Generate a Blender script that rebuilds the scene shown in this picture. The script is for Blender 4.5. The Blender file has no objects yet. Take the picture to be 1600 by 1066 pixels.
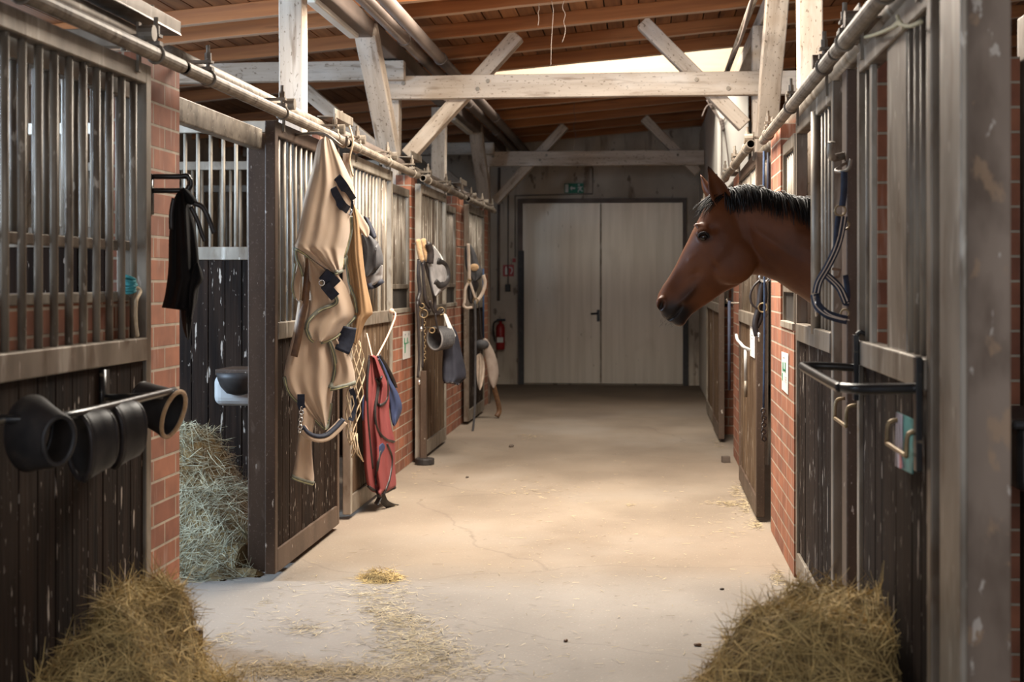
import bpy, bmesh, math, random
import numpy as np
from mathutils import Vector, Matrix

random.seed(7)
S = bpy.context.scene
COL = S.collection

# ------------------------------------------------------------------ camera
F = 2222.0; PSI = math.radians(5.4); CH = 1.41; HU, HV = 800.0, 440.0
cam_d = bpy.data.cameras.new('camera'); cam = bpy.data.objects.new('camera', cam_d); COL.objects.link(cam)
cam.location = (0, 0, CH); cam.rotation_euler = (math.pi/2, 0, PSI)
cam_d.sensor_width = 36; cam_d.lens = F/1600*36; cam_d.shift_y = -(533-HV)/1600
cam_d.clip_start = .05; cam_d.clip_end = 200
cam_d.dof.use_dof = True; cam_d.dof.focus_distance = 7.2; cam_d.dof.aperture_fstop = 3.5
S.camera = cam
FWD = Vector((-math.sin(PSI), math.cos(PSI), 0)); RGT = Vector((math.cos(PSI), math.sin(PSI), 0)); UP = Vector((0, 0, 1))
CAM = Vector((0, 0, CH))
def ray(u, v): return FWD + RGT*((u-HU)/F) + UP*((HV-v)/F)
def onX(u, v, X):
    r = ray(u, v); return CAM + r*(X/r.x)
def onY(u, v, Y):
    r = ray(u, v); return CAM + r*(Y/r.y)
def onZ(u, v, Z=0.0):
    r = ray(u, v); return CAM + r*((Z-CH)/r.z)
def onV(u, v, p0, p1):                       # vertical plane through two ground points
    d = Vector((p1[0]-p0[0], p1[1]-p0[1], 0)); n = Vector((-d.y, d.x, 0))
    r = ray(u, v); t = n.dot(Vector((p0[0], p0[1], CH))-CAM)/n.dot(r)
    return CAM + r*t

# ------------------------------------------------------------------ world, lights, exposure
S.view_settings.view_transform = 'Standard'; S.view_settings.look = 'None'
S.view_settings.gamma = 1; S.view_settings.use_curve_mapping = False
S.view_settings.exposure = 0.12
W = bpy.data.worlds.new('sky'); S.world = W; W.use_nodes = True
wn = W.node_tree.nodes; bg = wn['Background']
bg.inputs['Color'].default_value = (.62, .78, 1.0, 1); bg.inputs['Strength'].default_value = .9
def area(name, loc, size, energy, col, target=None, rot=None):
    d = bpy.data.lights.new(name, 'AREA'); d.shape = 'RECTANGLE'; d.size, d.size_y = size
    d.energy = energy; d.color = col
    o = bpy.data.objects.new(name, d); COL.objects.link(o); o.location = loc
    if target is not None:
        o.rotation_euler = (Vector(target)-Vector(loc)).to_track_quat('-Z', 'Y').to_euler()
    elif rot: o.rotation_euler = rot
    return o
# daylight through the two roof lights of the aisle, the stall windows and the open end behind the camera
area('roof_light_near', (-.4, 8.2, 3.6), (1.5, 2.4), 430, (1, .915, .79), rot=(0, 0, 0))
area('roof_light_far', (-.3, 13.3, 4.6), (2.2, 1.0), 165, (1, .92, .80), target=(-.3, 14.6, 3.3))
area('window_light', (-4.85, 6.4, 1.9), (1.0, 2.6), 300, (.56, .76, 1.0), target=(-2.3, 7.2, .4))
area('window_light', (-4.85, 10.0, 1.9), (1.0, 2.0), 25, (.75, .87, 1.0), target=(-2.0, 10.0, 1.2))
area('window_light', (-4.85, 3.4, 1.9), (1.0, 2.0), 90, (.68, .83, 1.0), target=(-2.0, 4.2, 1.4))
area('window_light', (3.9, 9.5, 2.0), (1.0, 2.2), 15, (1, .95, .88), target=(1.0, 9.5, 1.2))

area('entrance_light', (.2, -1.3, 2.3), (3.4, 2.0), 48, (1, .92, .82), target=(.1, 4.5, .9))
# ------------------------------------------------------------------ materials
def mk(name, c1, c2, scale=(6, 6, 6), rough=.7, metal=0.0, bump=.15, layers=(), coord='P', detail=6, spec=.4, ramp=(.35, .65), rand=0.0, sheen=0.0, bumpscale=None):
    """noise-mixed base colour with optional layers (colour, scale, lo, hi, strength)"""
    m = bpy.data.materials.new(name); m.use_nodes = True; t = m.node_tree; N = t.nodes; L = t.links
    b = N['Principled BSDF']; b.inputs['Roughness'].default_value = rough; b.inputs['Metallic'].default_value = metal
    b.inputs['Specular IOR Level'].default_value = spec
    if sheen: b.inputs['Sheen Weight'].default_value = sheen
    if coord == 'P':
        src = N.new('ShaderNodeNewGeometry').outputs['Position']
    elif coord == 'UV':
        src = N.new('ShaderNodeTexCoord').outputs['UV']
    else:
        tc = N.new('ShaderNodeTexCoord'); oi = N.new('ShaderNodeObjectInfo')
        a = N.new('ShaderNodeVectorMath'); a.operation = 'MULTIPLY_ADD'
        a.inputs[0].default_value = (0, 0, 0)
        mu = N.new('ShaderNodeVectorMath'); mu.operation = 'SCALE'; mu.inputs[0].default_value = (17, 31, 11)
        L.new(oi.outputs['Random'], mu.inputs['Scale'])
        ad = N.new('ShaderNodeVectorMath'); ad.operation = 'ADD'
        L.new(tc.outputs['Object'], ad.inputs[0]); L.new(mu.outputs[0], ad.inputs[1]); src = ad.outputs[0]
    def noise(sc, det=detail, dist=0.0):
        mp = N.new('ShaderNodeMapping'); mp.inputs['Scale'].default_value = sc; L.new(src, mp.inputs['Vector'])
        n = N.new('ShaderNodeTexNoise'); n.inputs['Scale'].default_value = 1; n.inputs['Detail'].default_value = det
        n.inputs['Distortion'].default_value = dist
        L.new(mp.outputs[0], n.inputs['Vector']); return n.outputs['Fac']
    def rmp(fac, lo, hi):
        r = N.new('ShaderNodeMapRange'); r.inputs['From Min'].default_value = lo; r.inputs['From Max'].default_value = hi
        L.new(fac, r.inputs['Value']); return r.outputs[0]
    def mix(fac, a, bb):
        x = N.new('ShaderNodeMix'); x.data_type = 'RGBA'
        L.new(fac, x.inputs['Factor'])
        for k, s in ((6, a), (7, bb)):
            if isinstance(s, tuple): x.inputs[k].default_value = (*s, 1)
            else: L.new(s, x.inputs[k])
        return x.outputs[2]
    n0 = noise(scale); col = mix(rmp(n0, *ramp), c1, c2)
    for (lc, ls, lo, hi, st) in layers:
        f = rmp(noise(ls, 4), lo, hi)
        mm = N.new('ShaderNodeMath'); mm.operation = 'MULTIPLY'; mm.inputs[1].default_value = st; L.new(f, mm.inputs[0])
        col = mix(mm.outputs[0], col, lc)
    if rand:
        g = N.new('ShaderNodeNewGeometry'); h = N.new('ShaderNodeHueSaturation')
        r = N.new('ShaderNodeMapRange'); r.inputs['To Min'].default_value = 1-rand; r.inputs['To Max'].default_value = 1+rand
        L.new(g.outputs['Random Per Island'], r.inputs['Value']); L.new(r.outputs[0], h.inputs['Value']); L.new(col, h.inputs['Color']); col = h.outputs[0]
    L.new(col, b.inputs['Base Color'])
    if bump:
        bn = N.new('ShaderNodeBump'); bn.inputs['Strength'].default_value = bump; bn.inputs['Distance'].default_value = .01
        L.new(noise(bumpscale) if bumpscale else n0, bn.inputs['Height']); L.new(bn.outputs[0], b.inputs['Normal'])
    return m

def mk_brick():
    m = bpy.data.materials.new('red_brick'); m.use_nodes = True; t = m.node_tree; N = t.nodes; L = t.links
    b = N['Principled BSDF']; b.inputs['Roughness'].default_value = .8
    uv = N.new('ShaderNodeTexCoord').outputs['UV']; pos = N.new('ShaderNodeNewGeometry').outputs['Position']
    br = N.new('ShaderNodeTexBrick'); L.new(uv, br.inputs['Vector'])
    br.offset = .5; br.inputs['Scale'].default_value = 1; br.inputs['Brick Width'].default_value = .25; br.inputs['Row Height'].default_value = .083
    br.inputs['Mortar Size'].default_value = .0055; br.inputs['Mortar Smooth'].default_value = .25; br.inputs['Bias'].default_value = -.1
    br.inputs['Color1'].default_value = (.33, .120, .060, 1); br.inputs['Color2'].default_value = (.20, .068, .036, 1); br.inputs['Mortar'].default_value = (.38, .30, .22, 1)
    n = N.new('ShaderNodeTexNoise'); n.inputs['Scale'].default_value = 9; n.inputs['Detail'].default_value = 7; L.new(pos, n.inputs['Vector'])
    h = N.new('ShaderNodeMapRange'); h.inputs['From Min'].default_value = .3; h.inputs['From Max'].default_value = .7; h.inputs['To Min'].default_value = .75; h.inputs['To Max'].default_value = 1.2; L.new(n.outputs['Fac'], h.inputs['Value'])
    hs = N.new('ShaderNodeHueSaturation'); L.new(br.outputs['Color'], hs.inputs['Color']); L.new(h.outputs[0], hs.inputs['Value'])
    mp = N.new('ShaderNodeMapping'); mp.inputs['Scale'].default_value = (30, 30, 4); L.new(pos, mp.inputs['Vector'])
    n2 = N.new('ShaderNodeTexNoise'); n2.inputs['Scale'].default_value = 1; n2.inputs['Detail'].default_value = 4; L.new(mp.outputs[0], n2.inputs['Vector'])
    r2 = N.new('ShaderNodeMapRange'); r2.inputs['From Min'].default_value = .58; r2.inputs['From Max'].default_value = .72; r2.inputs['To Max'].default_value = .22; L.new(n2.outputs['Fac'], r2.inputs['Value'])
    x = N.new('ShaderNodeMix'); x.data_type = 'RGBA'; L.new(r2.outputs[0], x.inputs['Factor']); L.new(hs.outputs[0], x.inputs[6]); x.inputs[7].default_value = (.62, .5, .42, 1)
    L.new(x.outputs[2], b.inputs['Base Color'])
    bn = N.new('ShaderNodeBump'); bn.inputs['Strength'].default_value = .7; bn.inputs['Distance'].default_value = .006; bn.invert = True
    L.new(br.outputs['Fac'], bn.inputs['Height']); L.new(bn.outputs[0], b.inputs['Normal'])
    return m

def mk_floor():
    m = mk('worn_concrete', (.285, .225, .168), (.21, .162, .118), (1.3, .9, 1), .82, 0, .25,
           layers=(((.20, .155, .12), (.9, .45, 1), .55, .72, .55), ((.31, .265, .22), (.7, .5, 1), .52, .7, .6), ((.16, .12, .09), (38, 38, 1), .66, .74, .5),
                   ((.46, .37, .27), (60, 60, 1), .64, .72, .6)), bumpscale=(70, 70, 1))
    t = m.node_tree; N = t.nodes; L = t.links; b = N['Principled BSDF']
    old = b.inputs['Base Color'].links[0].from_socket
    pos = N.new('ShaderNodeNewGeometry').outputs['Position']
    nz = N.new('ShaderNodeTexNoise'); nz.inputs['Scale'].default_value = 1.6; nz.inputs['Detail'].default_value = 6; L.new(pos, nz.inputs['Vector'])
    sc = N.new('ShaderNodeVectorMath'); sc.operation = 'SCALE'; sc.inputs['Scale'].default_value = .55; L.new(nz.outputs['Color'], sc.inputs[0])
    ad = N.new('ShaderNodeVectorMath'); ad.operation = 'ADD'; L.new(pos, ad.inputs[0]); L.new(sc.outputs[0], ad.inputs[1])
    mp = N.new('ShaderNodeMapping'); mp.inputs['Scale'].default_value = (.33, .62, 1); L.new(ad.outputs[0], mp.inputs['Vector'])
    v = N.new('ShaderNodeTexVoronoi'); v.feature = 'DISTANCE_TO_EDGE'; v.inputs['Scale'].default_value = 1; v.voronoi_dimensions = '2D'; L.new(mp.outputs[0], v.inputs['Vector'])
    r = N.new('ShaderNodeMapRange'); r.inputs['From Min'].default_value = 0; r.inputs['From Max'].default_value = .006; r.inputs['To Min'].default_value = .32; r.inputs['To Max'].default_value = 0; L.new(v.outputs['Distance'], r.inputs['Value'])
    x = N.new('ShaderNodeMix'); x.data_type = 'RGBA'; L.new(r.outputs[0], x.inputs['Factor']); L.new(old, x.inputs[6]); x.inputs[7].default_value = (.12, .09, .07, 1)
    # greyer bare slab at the near end, darker brown tone towards the far end (both with ragged edges)
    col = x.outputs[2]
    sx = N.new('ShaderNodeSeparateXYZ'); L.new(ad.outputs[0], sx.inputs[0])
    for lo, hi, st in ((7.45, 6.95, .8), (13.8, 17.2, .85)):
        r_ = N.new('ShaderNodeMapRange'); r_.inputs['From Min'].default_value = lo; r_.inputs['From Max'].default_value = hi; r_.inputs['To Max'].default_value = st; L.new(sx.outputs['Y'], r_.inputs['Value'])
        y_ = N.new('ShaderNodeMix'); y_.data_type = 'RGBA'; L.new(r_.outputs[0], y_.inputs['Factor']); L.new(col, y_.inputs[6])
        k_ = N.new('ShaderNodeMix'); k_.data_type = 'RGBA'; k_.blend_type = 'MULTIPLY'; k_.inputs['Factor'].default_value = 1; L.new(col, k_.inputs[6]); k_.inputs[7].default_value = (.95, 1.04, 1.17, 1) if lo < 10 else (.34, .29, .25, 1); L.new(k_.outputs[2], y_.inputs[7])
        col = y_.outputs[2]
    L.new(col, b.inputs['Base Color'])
    return m

SPLAT = ((.50, .42, .35), (36, 36, 5.5), .665, .69, .85)
M = dict(
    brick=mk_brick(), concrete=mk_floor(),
    plank=mk('dark_stained_planks', (.026, .015, .010), (.010, .0065, .005), (22, 22, 1.6), .75, 0, .35, spec=.08, layers=(SPLAT, ((.46, .39, .33), (95, 95, 16), .68, .70, .8), ((.045, .029, .02), (3, 3, 1), .5, .7, .6)), bumpscale=(60, 60, 3)),
    plank_pale=mk('worn_brown_planks', (.135, .085, .05), (.06, .036, .022), (30, 30, 1.4), .7, 0, .3, spec=.12, layers=((((.36, .27, .18), (40, 40, 2), .55, .7, .6)), SPLAT)),
    galv=mk('galvanised_steel', (.29, .245, .195), (.16, .128, .096), (7, 7, 3), .48, .45, .12, layers=(((.55, .50, .43), (14, 14, 3), .60, .70, .6), ((.11, .07, .042), (13, 13, 5), .55, .70, .75), ((.62, .55, .47), (40, 40, 12), .69, .73, .6))),
    galv_pale=mk('weathered_zinc', (.40, .35, .285), (.23, .19, .145), (9, 9, 4), .55, .25, .12, layers=(((.16, .11, .07), (22, 22, 9), .60, .70, .6),)),
    brown=mk('brown_painted_steel', (.115, .075, .052), (.06, .038, .026), (5, 5, 1.6), .5, .1, spec=.3, bump=.12, layers=(((.30, .23, .18), (14, 14, 6), .66, .76, .4), ((.56, .49, .42), (30, 30, 14), .70, .725, .8), ((.19, .14, .11), (90, 90, 90), .6, .7, .5))),
    brown_lit=mk('lit_brown_steel', (.32, .245, .19), (.225, .168, .128), (4, 4, 1.8), .6, 0, .1, spec=.2, layers=(((.11, .072, .05), (7, 7, 3), .50, .66, .7), ((.46, .30, .18), (16, 16, 9), .62, .68, .5), ((.58, .51, .44), (26, 26, 11), .66, .69, .85))),  # brown steel with the light on the post put into its colour, grime over it
    railpipe=mk('dusty_rail_pipe', (.30, .25, .195), (.155, .122, .092), (11, 11, 11), .55, .25, .15, layers=(((.085, .056, .036), (24, 24, 24), .56, .66, .7), ((.50, .44, .37), (50, 50, 50), .66, .70, .6))),
    timber=mk('whitewashed_timber', (.60, .505, .41), (.43, .34, .26), (1.2, 14, 14), .75, 0, .3, layers=(((.20, .13, .08), (3, 22, 22), .57, .72, .75), ((.15, .10, .06), (34, 62, 62), .62, .67, .75), ((.76, .70, .63), (2, 5, 5), .55, .7, .5)), coord='O'),
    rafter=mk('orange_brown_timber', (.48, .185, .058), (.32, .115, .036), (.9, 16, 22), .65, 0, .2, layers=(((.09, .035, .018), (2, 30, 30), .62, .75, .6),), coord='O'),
    board=mk('roof_boards', (.34, .15, .06), (.22, .092, .038), (26, 1.0, 10), .7, 0, .2, layers=(((.10, .045, .02), (9, 3, 3), .58, .72, .6),), rand=.3),
    wallwhite=mk('dirty_whitewash', (.60, .52, .42), (.46, .39, .31), (2.2, 2.2, 1.5), .8, 0, .3, layers=(((.30, .23, .17), (2.6, 2.6, 1.6), .56, .72, .6), ((.13, .09, .065), (10, 10, 5), .62, .67, .7), ((.20, .14, .10), (6, 6, 1.0), .58, .70, .65))),
    panelwhite=mk('cream_boarding', (.74, .69, .60), (.66, .60, .52), (3, 3, 1), .55, 0, .05, layers=(((.40, .32, .25), (5, 5, 2), .64, .76, .4),)),
    doormetal=mk('grey_door_sheet', (.56, .49, .40), (.47, .405, .32), (14, 14, .8), .32, .3, .06, layers=(((.34, .27, .20), (2.2, 2, 1.3), .60, .75, .45), ((.20, .15, .11), (22, 22, 9), .70, .74, .6))),
    dark=mk('sooty_black', (.022, .018, .015), (.04, .032, .026), (9, 9, 9), .7),
    darkblock=mk('dark_block', (.12, .09, .07), (.07, .055, .045), (6, 6, 6), .85),
    rubber=mk('black_rubber', (.020, .018, .018), (.036, .031, .029), (18, 18, 18), .5, 0, .1, layers=(((.10, .075, .055), (9, 9, 9), .62, .75, .4),)),
    blackcloth=mk('black_cloth', (.009, .008, .008), (.016, .013, .012), (9, 9, 6), .9, 0, .1, spec=.1),
    leather=mk('black_leather', (.020, .016, .016), (.035, .027, .025), (40, 40, 40), .42, 0, .1),
    brownleather=mk('brown_leather', (.17, .085, .04), (.10, .05, .026), (30, 30, 30), .5, 0, .1),
    blackpaint=mk('black_painted_tube', (.016, .016, .018), (.03, .028, .026), (20, 20, 20), .28, .2, .03, layers=(((.30, .23, .15), (14, 40, 40), .64, .72, .6),)),
    chrome=mk('bright_metal', (.75, .74, .72), (.6, .58, .55), (40, 40, 40), .25, .9, .03),
    brass=mk('dull_brass', (.30, .21, .11), (.19, .13, .07), (30, 30, 30), .42, .6, .05),
    beige=mk('beige_fly_sheet', (.48, .345, .24), (.38, .265, .175), (5, 5, 3), .85, 0, .12, layers=(((.40, .25, .14), (4, 4, 2.4), .56, .75, .5), ((.52, .39, .27), (7, 7, 3), .6, .75, .4)), bumpscale=(330, 330, 330), sheen=.2),
    tan=mk('tan_lining', (.40, .235, .11), (.31, .175, .08), (7, 7, 4), .8, 0, .2, bumpscale=(90, 90, 260)),
    binding=mk('olive_grey_binding', (.20, .20, .15), (.14, .14, .11), (40, 40, 40), .7),
    bindline=mk('yellow_stitching', (.50, .46, .24), (.42, .40, .22), (40, 40, 40), .7),
    navy=mk('navy_webbing', (.015, .018, .032), (.025, .030, .052), (40, 40, 40), .75),
    navybag=mk('navy_quilting', (.022, .023, .034), (.035, .036, .05), (12, 12, 12), .75),
    blue=mk('blue_lining', (.022, .032, .075), (.034, .048, .11), (12, 12, 12), .65),
    ropeblue=mk('blue_cord', (.018, .035, .08), (.03, .06, .12), (90, 90, 50), .8),
    red=mk('faded_red_canvas', (.27, .060, .058), (.19, .040, .040), (6, 6, 3), .62, 0, .15, layers=(((.36, .11, .10), (8, 8, 3), .58, .74, .45),), bumpscale=(14, 14, 5)),
    greymesh=mk('grey_mesh_fabric', (.30, .28, .27), (.20, .185, .18), (20, 20, 20), .75, 0, .2, bumpscale=(320, 320, 320)),
    greydark=mk('charcoal_mesh_fabric', (.055, .052, .054), (.085, .08, .08), (20, 20, 20), .7, 0, .2, bumpscale=(320, 320, 320)),
    fleece=mk('sheepskin_tan', (.60, .39, .21), (.48, .28, .13), (45, 45, 45), .95, 0, .6, bumpscale=(120, 120, 120), sheen=.3),
    girth=mk('taupe_padding', (.42, .33, .27), (.33, .25, .2), (12, 12, 12), .8, 0, .1),
    pale_strap=mk('pale_tan_leather', (.62, .50, .40), (.50, .38, .29), (20, 20, 20), .6),
    rope=mk('pale_cord', (.66, .52, .36), (.52, .39, .25), (120, 120, 60), .85),
    ropepink=mk('pinkish_cord', (.72, .50, .38), (.6, .4, .3), (120, 120, 60), .85),
    twine=mk('yellowish_twine', (.62, .56, .36), (.5, .45, .3), (60, 60, 60), .85),
    teal=mk('teal_twine', (.06, .32, .34), (.04, .22, .25), (60, 60, 60), .7),
    paper=mk('white_paper', (.78, .76, .72), (.72, .69, .65), (20, 20, 20), .7, 0, .02),
    green=mk('green_print', (.05, .30, .14), (.06, .34, .17), (20, 20, 20), .7, 0, 0),
    greyprint=mk('grey_print', (.30, .30, .32), (.36, .36, .38), (20, 20, 20), .7, 0, 0),
    signgreen=mk('sign_green', (.010, .16, .085), (.012, .19, .10), (20, 20, 20), .5, 0, 0),
    signred=mk('sign_red', (.42, .030, .025), (.36, .024, .02), (20, 20, 20), .45, 0, 0),
    signwhite=mk('sign_white', (.72, .72, .68), (.68, .68, .64), (20, 20, 20), .5, 0, 0),
    extred=mk('extinguisher_red', (.36, .022, .020), (.30, .018, .016), (20, 20, 20), .35, 0, 0),
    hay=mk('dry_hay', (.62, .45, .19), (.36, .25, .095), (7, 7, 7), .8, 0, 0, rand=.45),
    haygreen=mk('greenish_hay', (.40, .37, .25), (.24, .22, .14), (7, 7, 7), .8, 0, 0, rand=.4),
    haycore=mk('packed_hay', (.22, .15, .06), (.10, .065, .028), (30, 30, 30), .95, 0, .8),
    straw=mk('pale_straw', (.50, .40, .25), (.38, .29, .16), (7, 7, 7), .8, 0, 0, rand=.35),
    plastic=mk('grey_white_plastic', (.44, .44, .43), (.36, .35, .34), (8, 8, 8), .5, 0, .03, layers=(((.3, .26, .22), (9, 9, 5), .6, .75, .5),)),
    pipe=mk('grey_plastic_pipe', (.19, .145, .12), (.125, .095, .078), (5, 2, 5), .6, 0, .1),
    bar=mk('polished_bar', (.31, .265, .21), (.15, .118, .088), (9, 9, 2.5), .5, .3, .06, layers=(((.085, .055, .036), (12, 12, 4), .52, .66, .75), ((.55, .48, .40), (60, 60, 16), .66, .69, .7))),
    pine=mk('pale_pine_board', (.50, .38, .27), (.44, .32, .21), (1.2, 9, 9), .7, 0, .1),
    coat=None,
    mane=mk('black_mane', (.009, .007, .007), (.017, .012, .010), (40, 40, 40), .5, 0, 0, spec=.22, rand=.4),
    eye=mk('dark_eye', (.008, .004, .003), (.012, .006, .004), (40, 40, 40), .06, 0, 0, spec=.6),
    pic_teal=mk('teal_print', (.02, .20, .20), (.10, .42, .42), (22, 22, 14), .4, 0, 0),
    pic_dark=mk('violet_grey_print', (.10, .09, .13), (.55, .54, .66), (30, 30, 9), .4, 0, 0, ramp=(.45, .6)),
    pic_red=mk('red_print', (.6, .12, .16), (.7, .35, .38), (30, 30, 30), .4, 0, 0),
    cobweb=mk('dusty_cobweb', (.20, .16, .13), (.15, .12, .1), (30, 30, 30), .9, 0, 0),
)

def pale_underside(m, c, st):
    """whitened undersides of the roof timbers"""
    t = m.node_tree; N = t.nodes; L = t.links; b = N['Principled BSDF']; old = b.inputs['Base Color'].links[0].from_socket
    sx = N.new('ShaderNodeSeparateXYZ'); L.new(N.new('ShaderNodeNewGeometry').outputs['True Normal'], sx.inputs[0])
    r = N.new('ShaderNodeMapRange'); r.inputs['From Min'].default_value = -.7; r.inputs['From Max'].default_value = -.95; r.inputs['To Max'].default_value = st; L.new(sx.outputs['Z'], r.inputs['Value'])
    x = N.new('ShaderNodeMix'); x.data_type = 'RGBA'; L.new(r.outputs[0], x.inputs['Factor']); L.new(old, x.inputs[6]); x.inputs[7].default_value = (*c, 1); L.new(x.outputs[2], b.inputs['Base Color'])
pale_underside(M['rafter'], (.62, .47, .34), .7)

# ------------------------------------------------------------------ mesh helpers
class MB:
    def __init__(s): s.v = []; s.f = []
    def add(s, vs, fs):
        o = len(s.v); s.v += [tuple(v) for v in vs]; s.f += [tuple(i+o for i in f) for f in fs]; return s
    def box(s, x0, y0, z0, x1, y1, z1):
        if x0 > x1: x0, x1 = x1, x0
        if y0 > y1: y0, y1 = y1, y0
        if z0 > z1: z0, z1 = z1, z0
        vs = [(x, y, z) for x in (x0, x1) for y in (y0, y1) for z in (z0, z1)]
        return s.add(vs, [(0, 1, 3, 2), (4, 6, 7, 5), (0, 4, 5, 1), (2, 3, 7, 6), (0, 2, 6, 4), (1, 5, 7, 3)])
    def obox(s, c, ax, ay, az, l, w, h):
        c = Vector(c); ax = Vector(ax).normalized()*l/2; ay = Vector(ay).normalized()*w/2; az = Vector(az).normalized()*h/2
        vs = [c+ax*i+ay*j+az*k for i in (-1, 1) for j in (-1, 1) for k in (-1, 1)]
        return s.add(vs, [(0, 1, 3, 2), (4, 6, 7, 5), (0, 4, 5, 1), (2, 3, 7, 6), (0, 2, 6, 4), (1, 5, 7, 3)])
    def tube(s, pts, r, n=8, flat=None, closed=False, caps=True):
        """round tube, or a flat strap if flat=(width dir vector, half width, half thickness)"""
        P = [Vector(p) for p in pts]; m = len(P); rr = r if isinstance(r, (list, tuple)) else [r]*m
        rings = []; prev = None
        for i, p in enumerate(P):
            a = P[(i-1) % m] if (closed or i > 0) else p; b = P[(i+1) % m] if (closed or i < m-1) else p
            t = (b-a); t = t.normalized() if t.length > 1e-9 else Vector((0, 0, 1))
            if prev is None:
                ref = Vector((0, 0, 1)) if abs(t.z) < .9 else Vector((1, 0, 0)); u = t.cross(ref).normalized()
            else:
                u = prev - t*prev.dot(t); u = u.normalized() if u.length > 1e-6 else t.orthogonal().normalized()
            prev = u; w = t.cross(u)
            rings.append([p+(u*math.cos(2*math.pi*k/n)+w*math.sin(2*math.pi*k/n))*rr[i] for k in range(n)])
        vs = [v for r_ in rings for v in r_]; fs = []
        for i in range(m if closed else m-1):
            j = (i+1) % m
            for k in range(n): fs.append((i*n+k, i*n+(k+1) % n, j*n+(k+1) % n, j*n+k))
        if caps and not closed: fs += [tuple(reversed(range(n))), tuple(range((m-1)*n, m*n))]
        return s.add(vs, fs)
    def strap(s, pts, nrm, w, th=.004):
        """flat strap following pts; nrm = direction the flat face looks (vector or list)"""
        P = [Vector(p) for p in pts]; m = len(P); vs = []
        for i, p in enumerate(P):
            t = (P[min(i+1, m-1)]-P[max(i-1, 0)]).normalized(); n_ = Vector(nrm[i] if isinstance(nrm, list) else nrm)
            b = t.cross(n_); b = b.normalized() if b.length > 1e-6 else t.orthogonal().normalized(); n2 = b.cross(t).normalized()
            vs += [p+b*w/2+n2*th/2, p-b*w/2+n2*th/2, p-b*w/2-n2*th/2, p+b*w/2-n2*th/2]
        fs = [(i*4+k, i*4+(k+1) % 4, i*4+4+(k+1) % 4, i*4+4+k) for i in range(m-1) for k in range(4)]
        fs += [(3, 2, 1, 0), tuple((m-1)*4+k for k in range(4))]
        return s.add(vs, fs)
    def ring(s, c, nrm, R, r, n=20, k=6, sx=1.0):
        nrm = Vector(nrm).normalized(); u = nrm.orthogonal().normalized() if abs(nrm.z) > .9 else nrm.cross(Vector((0, 0, 1))).normalized(); w = nrm.cross(u)
        pts = [Vector(c)+u*math.cos(2*math.pi*i/n)*R*sx+w*math.sin(2*math.pi*i/n)*R for i in range(n)]
        return s.tube(pts, r, k, closed=True)
    def ell(s, c, rx, ry, rz, n=16, m=10, R=None):
        vs = []; fs = []
        for j in range(m+1):
            ph = math.pi*j/m
            for i in range(n):
                th = 2*math.pi*i/n; v = Vector((rx*math.sin(ph)*math.cos(th), ry*math.sin(ph)*math.sin(th), rz*math.cos(ph)))
                if R is not None: v = R @ v
                vs.append(Vector(c)+v)
        for j in range(m):
            for i in range(n): fs.append((j*n+i, (j+1)*n+i, (j+1)*n+(i+1) % n, j*n+(i+1) % n))
        return s.add(vs, fs)
    def loft(s, rings, closed=True, caps=True):
        n = len(rings[0]); vs = [v for r in rings for v in r]; fs = []
        for i in range(len(rings)-1):
            for k in range(n if closed else n-1): fs.append((i*n+k, i*n+(k+1) % n, (i+1)*n+(k+1) % n, (i+1)*n+k))
        if caps: fs += [tuple(reversed(range(n))), tuple(range((len(rings)-1)*n, len(rings)*n))]
        return s.add(vs, fs)
    def prism(s, poly, off):
        """closed polygon of 3D points pushed along vector off"""
        P = [Vector(p) for p in poly]; n = len(P); o = Vector(off)
        vs = P+[p+o for p in P]
        fs = [tuple(range(n)), tuple(reversed(range(n, 2*n)))]+[(k, n+k, n+(k+1) % n, (k+1) % n) for k in range(n)]
        return s.add(vs, fs)
    def build(s, name, mat, parent=None, bevel=0, smooth=False, uv=True, seg=2, fix=True):
        off = parent_loc(parent); me = bpy.data.meshes.new(name)
        me.from_pydata([(x-off.x, y-off.y, z-off.z) for x, y, z in s.v], [], s.f); me.validate()
        bm = bmesh.new(); bm.from_mesh(me); bmesh.ops.remove_doubles(bm, verts=bm.verts, dist=1e-6)
        if fix: bmesh.ops.recalc_face_normals(bm, faces=bm.faces)
        if uv:
            l = bm.loops.layers.uv.new('UVMap')
            for f in bm.faces:
                n = f.normal; ax = max(range(3), key=lambda i: abs(n[i]))
                for lp in f.loops:
                    c = lp.vert.co+off; lp[l].uv = (c.y, c.z) if ax == 0 else ((c.x, c.z) if ax == 1 else (c.x, c.y))
        bm.to_mesh(me); bm.free()
        if smooth:
            for p in me.polygons: p.use_smooth = True
        o = bpy.data.objects.new(name, me); COL.objects.link(o)
        if isinstance(mat, (list, tuple)):
            for q in mat: me.materials.append(q)
        else: me.materials.append(mat)
        if parent: o.parent = parent
        if bevel:
            b = o.modifiers.new('bevel', 'BEVEL'); b.width = bevel; b.segments = seg; b.limit_method = 'ANGLE'; b.angle_limit = .6
            b.harden_normals = False
        return o
def parent_loc(p):
    o = Vector((0, 0, 0))
    while p: o += p.location; p = p.parent
    return o
def thing(name, label, cat, loc=(0, 0, 0), group=None):
    o = bpy.data.objects.new(name, None); COL.objects.link(o); o.location = loc; o.empty_display_size = .1
    o['label'] = label; o['category'] = cat
    if group: o['group'] = group
    return o
def tag(o, label, cat, group=None, kind=None):
    o['label'] = label; o['category'] = cat
    if group: o['group'] = group
    if kind: o['kind'] = kind
    return o
def struct(o, label=None, cat=None):
    o['kind'] = 'structure'
    if label: o['label'] = label
    if cat: o['category'] = cat
    return o
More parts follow.
